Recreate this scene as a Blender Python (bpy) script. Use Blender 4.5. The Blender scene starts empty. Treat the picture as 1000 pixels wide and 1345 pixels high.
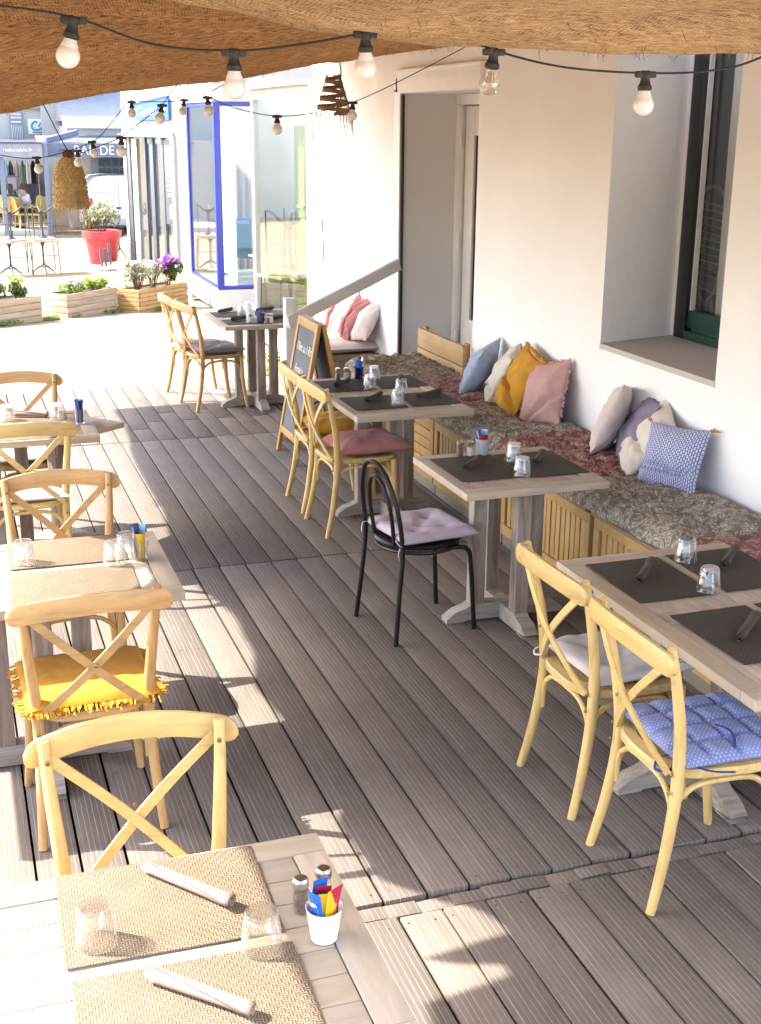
import bpy, bmesh, math, random
from mathutils import Vector as V, Matrix as M4, noise as NZ
R = math.radians
PI = math.pi
random.seed(7)
sc = bpy.context.scene
COL = sc.collection

# ------------------------------------------------------------------ materials
def nt(name):
    m = bpy.data.materials.new(name); m.use_nodes = True
    t = m.node_tree; b = t.nodes['Principled BSDF']
    return m, t, b
def N(t, typ, **kw):
    n = t.nodes.new(typ)
    for k, v in kw.items():
        if k in n.inputs.keys() if isinstance(k, str) else False: n.inputs[k].default_value = v
        else: setattr(n, k, v)
    return n
def LK(t, a, b): t.links.new(a, b)
def rgba(c): return (c[0], c[1], c[2], 1)
def coords(t, scale=(1, 1, 1), rand=True, src='Object'):
    tc = N(t, 'ShaderNodeTexCoord'); mp = N(t, 'ShaderNodeMapping'); mp.inputs['Scale'].default_value = scale
    if rand:
        oi = N(t, 'ShaderNodeObjectInfo'); mu = N(t, 'ShaderNodeVectorMath', operation='MULTIPLY_ADD')
        cb = N(t, 'ShaderNodeCombineXYZ'); LK(t, oi.outputs['Random'], cb.inputs[0]); LK(t, oi.outputs['Random'], cb.inputs[1])
        LK(t, cb.outputs[0], mu.inputs[0]); mu.inputs[1].default_value = (13, 29, 0); LK(t, tc.outputs[src], mu.inputs[2])
        LK(t, mu.outputs[0], mp.inputs[0])
    else: LK(t, tc.outputs[src], mp.inputs[0])
    return mp.outputs[0]
def ramp(t, fac, stops):
    r = N(t, 'ShaderNodeValToRGB'); e = r.color_ramp.elements
    while len(e) < len(stops): e.new(.5)
    for i, (p, c) in enumerate(stops): e[i].position = p; e[i].color = rgba(c)
    LK(t, fac, r.inputs[0]); return r.outputs[0]
def noise(t, vec, scale, detail=4, rough=.55, dist=0):
    n = N(t, 'ShaderNodeTexNoise'); n.inputs['Scale'].default_value = scale; n.inputs['Detail'].default_value = detail
    n.inputs['Roughness'].default_value = rough; n.inputs['Distortion'].default_value = dist
    LK(t, vec, n.inputs['Vector']); return n.outputs[0]
def bump(t, b, h, strength=.3, dist=.01):
    bp = N(t, 'ShaderNodeBump'); bp.inputs['Strength'].default_value = strength; bp.inputs['Distance'].default_value = dist
    LK(t, h, bp.inputs['Height']); LK(t, bp.outputs[0], b.inputs['Normal'])
def mixc(t, fac, a, b, mode='MIX'):
    m = N(t, 'ShaderNodeMix', data_type='RGBA', blend_type=mode)
    for i, x in ((6, a), (7, b)):
        if isinstance(x, tuple): m.inputs[i].default_value = rgba(x)
        else: LK(t, x, m.inputs[i])
    if isinstance(fac, float): m.inputs[0].default_value = fac
    else: LK(t, fac, m.inputs[0])
    return m.outputs[2]
def sh(c, k): return tuple(min(1, max(0, x*k)) for x in c)
def mat(name, c, rough=.6, var=.12, scale=6, bstr=.15, bscale=60, stretch=(1, 1, 1), metal=0, isl=0, spec=.5, bd=.004, sheen=0):
    m, t, b = nt(name)
    vec = coords(t, stretch)
    f = noise(t, vec, scale)
    col = ramp(t, f, [(.3, sh(c, 1-var)), (.7, sh(c, 1+var))])
    if isl:
        g = N(t, 'ShaderNodeNewGeometry')
        rr = ramp(t, g.outputs['Random Per Island'], [(0, (1-isl,)*3), (1, (1+isl*.0+.0,)*3)])
        col = mixc(t, 1.0, col, rr, 'MULTIPLY')
    LK(t, col, b.inputs['Base Color'])
    b.inputs['Roughness'].default_value = rough; b.inputs['Metallic'].default_value = metal
    b.inputs['Specular IOR Level'].default_value = spec
    if sheen: b.inputs['Sheen Weight'].default_value = sheen
    if bstr: bump(t, b, noise(t, vec, bscale, 3), bstr, bd)
    return m
def wood(name, c, rough=.45, var=.25, axis=0, scale=5, str_=14, isl=.0, bstr=.12, grey=None, spec=.4):
    s = [str_]*3; s[axis] = 1
    m, t, b = nt(name); vec = coords(t, tuple(s))
    f = noise(t, vec, scale, 6, .6, .6)
    col = ramp(t, f, [(.25, sh(c, 1-var)), (.5, c), (.78, sh(c, 1+var*.6))])
    oi = N(t, 'ShaderNodeObjectInfo'); col = mixc(t, 1.0, col, ramp(t, oi.outputs['Random'], [(0, (.86, .84, .80)), (1, (1.05, 1.05, 1.06))]), 'MULTIPLY')
    f2 = noise(t, coords(t), 3, 3)
    col = mixc(t, 1.0, col, ramp(t, f2, [(.3, (.86, .84, .82)), (.7, (1, 1, 1))]), 'MULTIPLY')
    if grey:
        col = mixc(t, ramp(t, noise(t, vec, scale*.6, 5, .7, 1), [(.42, (0, 0, 0)), (.62, (1, 1, 1))]), col, grey)
    if isl:
        g = N(t, 'ShaderNodeNewGeometry')
        col = mixc(t, 1.0, col, ramp(t, g.outputs['Random Per Island'], [(0, (1-isl,)*3), (1, (1, 1, 1))]), 'MULTIPLY')
    LK(t, col, b.inputs['Base Color']); b.inputs['Roughness'].default_value = rough; b.inputs['Specular IOR Level'].default_value = spec
    bump(t, b, f, bstr, .003)
    return m
def fabric(name, c, var=.12, weave=900, c2=None, rough=.9, patt=None, ps=20):
    m, t, b = nt(name)
    uv = coords(t, (1, 1, 1), False, 'UV'); ob = coords(t)
    f = noise(t, ob, 9, 4)
    col = ramp(t, f, [(.3, sh(c, 1-var)), (.7, sh(c, 1+var))])
    if patt == 'dots':      # small white diamonds on a lattice
        vo = N(t, 'ShaderNodeTexVoronoi', distance='MANHATTAN'); vo.inputs['Scale'].default_value = ps; vo.inputs['Randomness'].default_value = 0
        mp = N(t, 'ShaderNodeMapping'); mp.inputs['Rotation'].default_value = (0, 0, R(45)); LK(t, uv, mp.inputs[0]); LK(t, mp.outputs[0], vo.inputs['Vector'])
        col = mixc(t, ramp(t, vo.outputs['Distance'], [(.2, (1, 1, 1)), (.3, (0, 0, 0))]), col, c2)
    elif patt == 'knit':
        br = N(t, 'ShaderNodeTexBrick'); br.inputs['Scale'].default_value = ps
        br.inputs['Color1'].default_value = rgba(c2); br.inputs['Color2'].default_value = rgba(sh(c2, .82)); br.inputs['Mortar'].default_value = rgba(c)
        br.inputs['Mortar Size'].default_value = .085; br.inputs['Brick Width'].default_value = .62; br.inputs['Row Height'].default_value = .36
        br.inputs['Mortar Smooth'].default_value = .3; mr = N(t, 'ShaderNodeMapping'); mr.inputs['Rotation'].default_value = (0, 0, R(90)); LK(t, uv, mr.inputs[0]); LK(t, mr.outputs[0], br.inputs['Vector']); col = br.outputs[0]
    elif patt == 'paisley':
        d = N(t, 'ShaderNodeVectorMath', operation='MULTIPLY_ADD'); nn = N(t, 'ShaderNodeTexNoise'); nn.inputs['Scale'].default_value = ps*.5
        LK(t, ob, nn.inputs['Vector']); LK(t, nn.outputs['Color'], d.inputs[0]); d.inputs[1].default_value = (.12,)*3; LK(t, ob, d.inputs[2])
        vo = N(t, 'ShaderNodeTexVoronoi'); vo.inputs['Scale'].default_value = ps; LK(t, d.outputs[0], vo.inputs['Vector'])
        vo2 = N(t, 'ShaderNodeTexVoronoi'); vo2.inputs['Scale'].default_value = ps*2.7; LK(t, d.outputs[0], vo2.inputs['Vector'])
        k = ramp(t, vo.outputs['Distance'], [(.18, (1, 1, 1)), (.3, (0, 0, 0)), (.42, (.85, .85, .85)), (.6, (.1, .1, .1))])
        col = mixc(t, k, c2, col)
        k2 = ramp(t, vo2.outputs['Distance'], [(.25, (1, 1, 1)), (.4, (0, 0, 0))])
        mm = N(t, 'ShaderNodeMath', operation='MULTIPLY'); mm.inputs[1].default_value = .5; LK(t, k2, mm.inputs[0])
        col = mixc(t, mm.outputs[0], col, sh(c, 1.35))
    elif patt == 'stripe':
        w = N(t, 'ShaderNodeTexWave'); w.inputs['Scale'].default_value = ps; LK(t, uv, w.inputs['Vector'])
        col = mixc(t, w.outputs[0], col, c2)
    LK(t, col, b.inputs['Base Color']); b.inputs['Roughness'].default_value = rough; b.inputs['Specular IOR Level'].default_value = .2
    b.inputs['Sheen Weight'].default_value = .06
    bump(t, b, noise(t, ob, 160, 3, .7), .35, .004)
    return m
def weave(name, c1, c2, s=150, rough=.55):
    m, t, b = nt(name); vec = coords(t, (1, 1, 1), False)
    sx = N(t, 'ShaderNodeTexWave', bands_direction='X'); sx.inputs['Scale'].default_value = s*.6; LK(t, vec, sx.inputs['Vector'])
    sy = N(t, 'ShaderNodeTexWave', bands_direction='Y'); sy.inputs['Scale'].default_value = s*.6; LK(t, vec, sy.inputs['Vector'])
    ck = N(t, 'ShaderNodeTexChecker'); ck.inputs['Scale'].default_value = s*.95; ck.inputs[1].default_value = (1, 1, 1, 1); ck.inputs[2].default_value = (0, 0, 0, 1); LK(t, vec, ck.inputs[0])
    mm = N(t, 'ShaderNodeMix', data_type='FLOAT'); LK(t, ck.outputs[1], mm.inputs[0]); LK(t, sx.outputs[1], mm.inputs[2]); LK(t, sy.outputs[1], mm.inputs[3])
    col = ramp(t, mm.outputs[0], [(.12, c1), (.62, c2)])
    f = noise(t, vec, 14, 3); col = mixc(t, 1.0, col, ramp(t, f, [(.3, (.8, .8, .8)), (.7, (1, 1, 1))]), 'MULTIPLY')
    LK(t, col, b.inputs['Base Color']); b.inputs['Roughness'].default_value = rough
    b.inputs['Specular IOR Level'].default_value = .25
    bump(t, b, mm.outputs[0], .5, .002); return m
def glass_pane(name, tint=(.9, .95, .95), boost=0.0, pwr=4):
    m = bpy.data.materials.new(name); m.use_nodes = True; t = m.node_tree; t.nodes.clear()
    o = N(t, 'ShaderNodeOutputMaterial'); tr = N(t, 'ShaderNodeBsdfTransparent'); tr.inputs[0].default_value = rgba(tint)
    gl = N(t, 'ShaderNodeBsdfGlossy'); gl.inputs['Roughness'].default_value = .03; gl.inputs['Color'].default_value = (.95, .97, 1, 1)
    lw = N(t, 'ShaderNodeLayerWeight'); lw.inputs[0].default_value = .5; fr = N(t, 'ShaderNodeMath', operation='POWER'); LK(t, lw.outputs['Facing'], fr.inputs[0]); fr.inputs[1].default_value = pwr
    ad = N(t, 'ShaderNodeMath', operation='MULTIPLY_ADD'); ad.inputs[1].default_value = .6; ad.inputs[2].default_value = .045+boost; LK(t, fr.outputs[0], ad.inputs[0])
    mx = N(t, 'ShaderNodeMixShader'); LK(t, ad.outputs[0], mx.inputs[0]); LK(t, tr.outputs[0], mx.inputs[1]); LK(t, gl.outputs[0], mx.inputs[2]); LK(t, mx.outputs[0], o.inputs[0])
    return m
def leafmat(name, c, c2, trans=.3):
    m, t, b = nt(name); g = N(t, 'ShaderNodeNewGeometry')
    LK(t, ramp(t, g.outputs['Random Per Island'], [(0, c), (1, c2)]), b.inputs['Base Color'])
    b.inputs['Roughness'].default_value = .6
    tr = N(t, 'ShaderNodeBsdfTranslucent'); LK(t, ramp(t, g.outputs['Random Per Island'], [(0, sh(c, 1.3)), (1, sh(c2, 1.3))]), tr.inputs[0])
    mx = N(t, 'ShaderNodeMixShader'); mx.inputs[0].default_value = trans; o = t.nodes['Material Output']
    LK(t, b.outputs[0], mx.inputs[1]); LK(t, tr.outputs[0], mx.inputs[2]); LK(t, mx.outputs[0], o.inputs[0]); return m

def m_deck():
    m, t, b = nt('deck_boards'); vec = coords(t, (1, 1, 1), False)
    sx = N(t, 'ShaderNodeSeparateXYZ'); LK(t, vec, sx.inputs[0])
    k = N(t, 'ShaderNodeMath', operation='MULTIPLY_ADD'); k.inputs[1].default_value = 8/.1451; k.inputs[2].default_value = .2; LK(t, sx.outputs[0], k.inputs[0])
    fr = N(t, 'ShaderNodeMath', operation='FRACT'); LK(t, k.outputs[0], fr.inputs[0])
    ln = ramp(t, fr.outputs[0], [(.43, (0, 0, 0)), (.49, (1, 1, 1)), (.52, (1, 1, 1)), (.58, (0, 0, 0))])
    st = N(t, 'ShaderNodeMapping'); st.inputs['Scale'].default_value = (30, 1.2, 1); LK(t, vec, st.inputs[0])
    grain = noise(t, st.outputs[0], 3.5, 6, .65, .5)
    blot = noise(t, vec, 2.2, 5, .6)
    g = N(t, 'ShaderNodeNewGeometry')
    base = ramp(t, grain, [(.2, (.132, .115, .105)), (.55, (.178, .158, .144)), (.85, (.225, .202, .185))])
    base = mixc(t, 1.0, base, ramp(t, g.outputs['Random Per Island'], [(0, (.72, .71, .70)), (.5, (.92, .9, .88)), (1, (1.14, 1.10, 1.06))]), 'MULTIPLY')
    base = mixc(t, 1.0, base, ramp(t, blot, [(.3, (.8, .79, .79)), (.7, (1.08, 1.06, 1.05))]), 'MULTIPLY')
    wear = ramp(t, noise(t, st.outputs[0], 2.0, 5, .7), [(.38, (.15, .15, .15)), (.62, (.9, .9, .9))])
    mu = N(t, 'ShaderNodeMath', operation='MULTIPLY'); LK(t, ln, mu.inputs[0]); LK(t, wear, mu.inputs[1])
    mu2 = N(t, 'ShaderNodeMath', operation='MULTIPLY'); LK(t, mu.outputs[0], mu2.inputs[0]); mu2.inputs[1].default_value = .8
    col = mixc(t, mu2.outputs[0], base, (.50, .455, .42))
    LK(t, col, b.inputs['Base Color']); b.inputs['Roughness'].default_value = .72; b.inputs['Specular IOR Level'].default_value = .22
    ad = N(t, 'ShaderNodeMath', operation='MULTIPLY_ADD'); LK(t, grain, ad.inputs[0]); ad.inputs[1].default_value = .9; lm = N(t, 'ShaderNodeMath', operation='MULTIPLY'); LK(t, ln, lm.inputs[0]); lm.inputs[1].default_value = .55; LK(t, lm.outputs[0], ad.inputs[2])
    bump(t, b, ad.outputs[0], .22, .002); return m
def m_sand():
    m, t, b = nt('sandy_ground'); vec = coords(t, (1, 1, 1), False)
    a = noise(t, vec, .9, 6, .65); c = noise(t, vec, 35, 4, .7)
    col = ramp(t, a, [(.3, (.235, .18, .12)), (.55, (.30, .235, .165)), (.75, (.36, .29, .21))])
    col = mixc(t, 1.0, col, ramp(t, c, [(.3, (.84, .82, .8)), (.6, (1, 1, 1))]), 'MULTIPLY')
    br = N(t, 'ShaderNodeTexBrick'); br.inputs['Scale'].default_value = 1.0; br.inputs['Brick Width'].default_value = .9; br.inputs['Row Height'].default_value = .6; br.inputs['Mortar Size'].default_value = .012
    br.inputs['Color1'].default_value = (.9, .9, .9, 1); br.inputs['Color2'].default_value = (1, 1, 1, 1); br.inputs['Mortar'].default_value = (.6, .58, .55, 1); LK(t, vec, br.inputs['Vector'])
    sy_ = N(t, 'ShaderNodeSeparateXYZ'); LK(t, vec, sy_.inputs[0]); gt = N(t, 'ShaderNodeMath', operation='GREATER_THAN'); LK(t, sy_.outputs[1], gt.inputs[0]); gt.inputs[1].default_value = 20.6
    pv = mixc(t, 1.0, col, br.outputs[0], 'MULTIPLY'); col = mixc(t, gt.outputs[0], col, pv)
    LK(t, col, b.inputs['Base Color']); b.inputs['Roughness'].default_value = .95; b.inputs['Specular IOR Level'].default_value = .1
    bump(t, b, c, .4, .02); return m
def m_plaster(name, c, bs=.38):
    m, t, b = nt(name); vec = coords(t, (1, 1, 1), False)
    a = noise(t, vec, 1.3, 6, .6); c2 = noise(t, vec, 45, 5, .65); c3 = noise(t, vec, 5, 3)
    col = ramp(t, a, [(.3, sh(c, .95)), (.7, sh(c, 1.02))])
    LK(t, col, b.inputs['Base Color']); b.inputs['Roughness'].default_value = .8; b.inputs['Specular IOR Level'].default_value = .2
    ad = N(t, 'ShaderNodeMath', operation='MULTIPLY_ADD'); LK(t, c3, ad.inputs[0]); ad.inputs[1].default_value = 2.5; LK(t, c2, ad.inputs[2])
    bump(t, b, ad.outputs[0], bs, .006); return m
def m_burlap(nm='burlap', cs=((.15, .075, .028), (.42, .24, .105), (.60, .40, .20)), tl_=.10):
    m = bpy.data.materials.new(nm); m.use_nodes = True; t = m.node_tree; t.nodes.clear(); o = N(t, 'ShaderNodeOutputMaterial')
    vec = coords(t, (1, 1, 1), False, 'UV')
    d = N(t, 'ShaderNodeTexNoise'); d.inputs['Scale'].default_value = 11; LK(t, vec, d.inputs['Vector'])
    wv = N(t, 'ShaderNodeVectorMath', operation='MULTIPLY_ADD'); LK(t, d.outputs['Color'], wv.inputs[0]); wv.inputs[1].default_value = (.035, .035, 0); LK(t, vec, wv.inputs[2])
    sx = N(t, 'ShaderNodeTexWave', bands_direction='X'); sx.inputs['Scale'].default_value = 34; LK(t, wv.outputs[0], sx.inputs['Vector'])
    sy = N(t, 'ShaderNodeTexWave', bands_direction='Y'); sy.inputs['Scale'].default_value = 34; LK(t, wv.outputs[0], sy.inputs['Vector'])
    mxx = N(t, 'ShaderNodeMath', operation='MAXIMUM'); LK(t, sx.outputs[1], mxx.inputs[0]); LK(t, sy.outputs[1], mxx.inputs[1])
    st_ = N(t, 'ShaderNodeMapping'); st_.inputs['Scale'].default_value = (.55, 1, 1); LK(t, wv.outputs[0], st_.inputs[0]); fz = noise(t, st_.outputs[0], 62, 6, .72, .8); big = noise(t, vec, 2.5, 4)
    h = N(t, 'ShaderNodeMath', operation='MULTIPLY_ADD'); LK(t, fz, h.inputs[0]); h.inputs[1].default_value = 2.1; mq = N(t, 'ShaderNodeMath', operation='MULTIPLY'); LK(t, mxx.outputs[0], mq.inputs[0]); mq.inputs[1].default_value = .42; LK(t, mq.outputs[0], h.inputs[2])
    col = ramp(t, h.outputs[0], [(.55, (.20, .09, .03)), (.95, (.46, .25, .09)), (1.0, (.58, .36, .15))])
    hh = N(t, 'ShaderNodeMath', operation='MULTIPLY'); LK(t, h.outputs[0], hh.inputs[0]); hh.inputs[1].default_value = .46
    col = ramp(t, hh.outputs[0], [(.42, cs[0]), (.62, cs[1]), (.86, cs[2])])
    col = mixc(t, 1.0, col, ramp(t, big, [(.3, (.78, .74, .7)), (.7, (1.1, 1.08, 1.05))]), 'MULTIPLY')
    df = N(t, 'ShaderNodeBsdfDiffuse'); LK(t, col, df.inputs[0]); tl = N(t, 'ShaderNodeBsdfTranslucent'); LK(t, col, tl.inputs[0])
    bp = N(t, 'ShaderNodeBump'); bp.inputs['Strength'].default_value = .8; bp.inputs['Distance'].default_value = .01; LK(t, h.outputs[0], bp.inputs['Height']); LK(t, bp.outputs[0], df.inputs['Normal'])
    mx = N(t, 'ShaderNodeMixShader'); mx.inputs[0].default_value = tl_; LK(t, df.outputs[0], mx.inputs[1]); LK(t, tl.outputs[0], mx.inputs[2])
    # loose places in the weave where the threads have parted
    loose = ramp(t, noise(t, vec, 1.1, 3), [(.66, (0, 0, 0)), (.74, (1, 1, 1))])
    gap = ramp(t, mxx.outputs[0], [(.12, (1, 1, 1)), (.3, (0, 0, 0))])
    mg = N(t, 'ShaderNodeMath', operation='MULTIPLY'); LK(t, loose, mg.inputs[0]); LK(t, gap, mg.inputs[1])
    vo = N(t, 'ShaderNodeTexVoronoi'); vo.inputs['Scale'].default_value = 2.6; LK(t, vec, vo.inputs['Vector']); hl = N(t, 'ShaderNodeMath', operation='LESS_THAN'); LK(t, vo.outputs['Distance'], hl.inputs[0]); hl.inputs[1].default_value = .017
    mh = N(t, 'ShaderNodeMath', operation='MAXIMUM'); LK(t, mg.outputs[0], mh.inputs[0]); LK(t, hl.outputs[0], mh.inputs[1]); mg = mh
    tr = N(t, 'ShaderNodeBsdfTransparent'); m2 = N(t, 'ShaderNodeMixShader'); LK(t, mg.outputs[0], m2.inputs[0]); LK(t, mx.outputs[0], m2.inputs[1]); LK(t, tr.outputs[0], m2.inputs[2])
    LK(t, m2.outputs[0], o.inputs[0]); return m
def m_glass():
    m = glass_pane('tumbler_glass', (.965, .97, .97), .03, 2.2); t = m.node_tree; o = t.nodes['Material Output']; mx = o.inputs[0].links[0].from_node
    g = N(t, 'ShaderNodeBsdfRefraction'); g.inputs['IOR'].default_value = 1.18; g.inputs['Roughness'].default_value = .02; g.inputs['Color'].default_value = (.97, .98, .98, 1)
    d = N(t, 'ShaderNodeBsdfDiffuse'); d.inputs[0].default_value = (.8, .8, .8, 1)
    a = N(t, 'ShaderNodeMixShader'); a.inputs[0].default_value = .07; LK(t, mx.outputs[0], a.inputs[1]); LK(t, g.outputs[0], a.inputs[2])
    c = N(t, 'ShaderNodeMixShader'); lw2 = N(t, 'ShaderNodeLayerWeight'); pw2 = N(t, 'ShaderNodeMath', operation='POWER'); LK(t, lw2.outputs['Facing'], pw2.inputs[0]); pw2.inputs[1].default_value = 3.5; ml = N(t, 'ShaderNodeMath', operation='MULTIPLY'); LK(t, pw2.outputs[0], ml.inputs[0]); ml.inputs[1].default_value = .22; LK(t, ml.outputs[0], c.inputs[0]); LK(t, a.outputs[0], c.inputs[1]); LK(t, d.outputs[0], c.inputs[2]); LK(t, c.outputs[0], o.inputs[0]); return m  # white diffuse at grazing angles paints bright edge highlights on the glass

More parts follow.
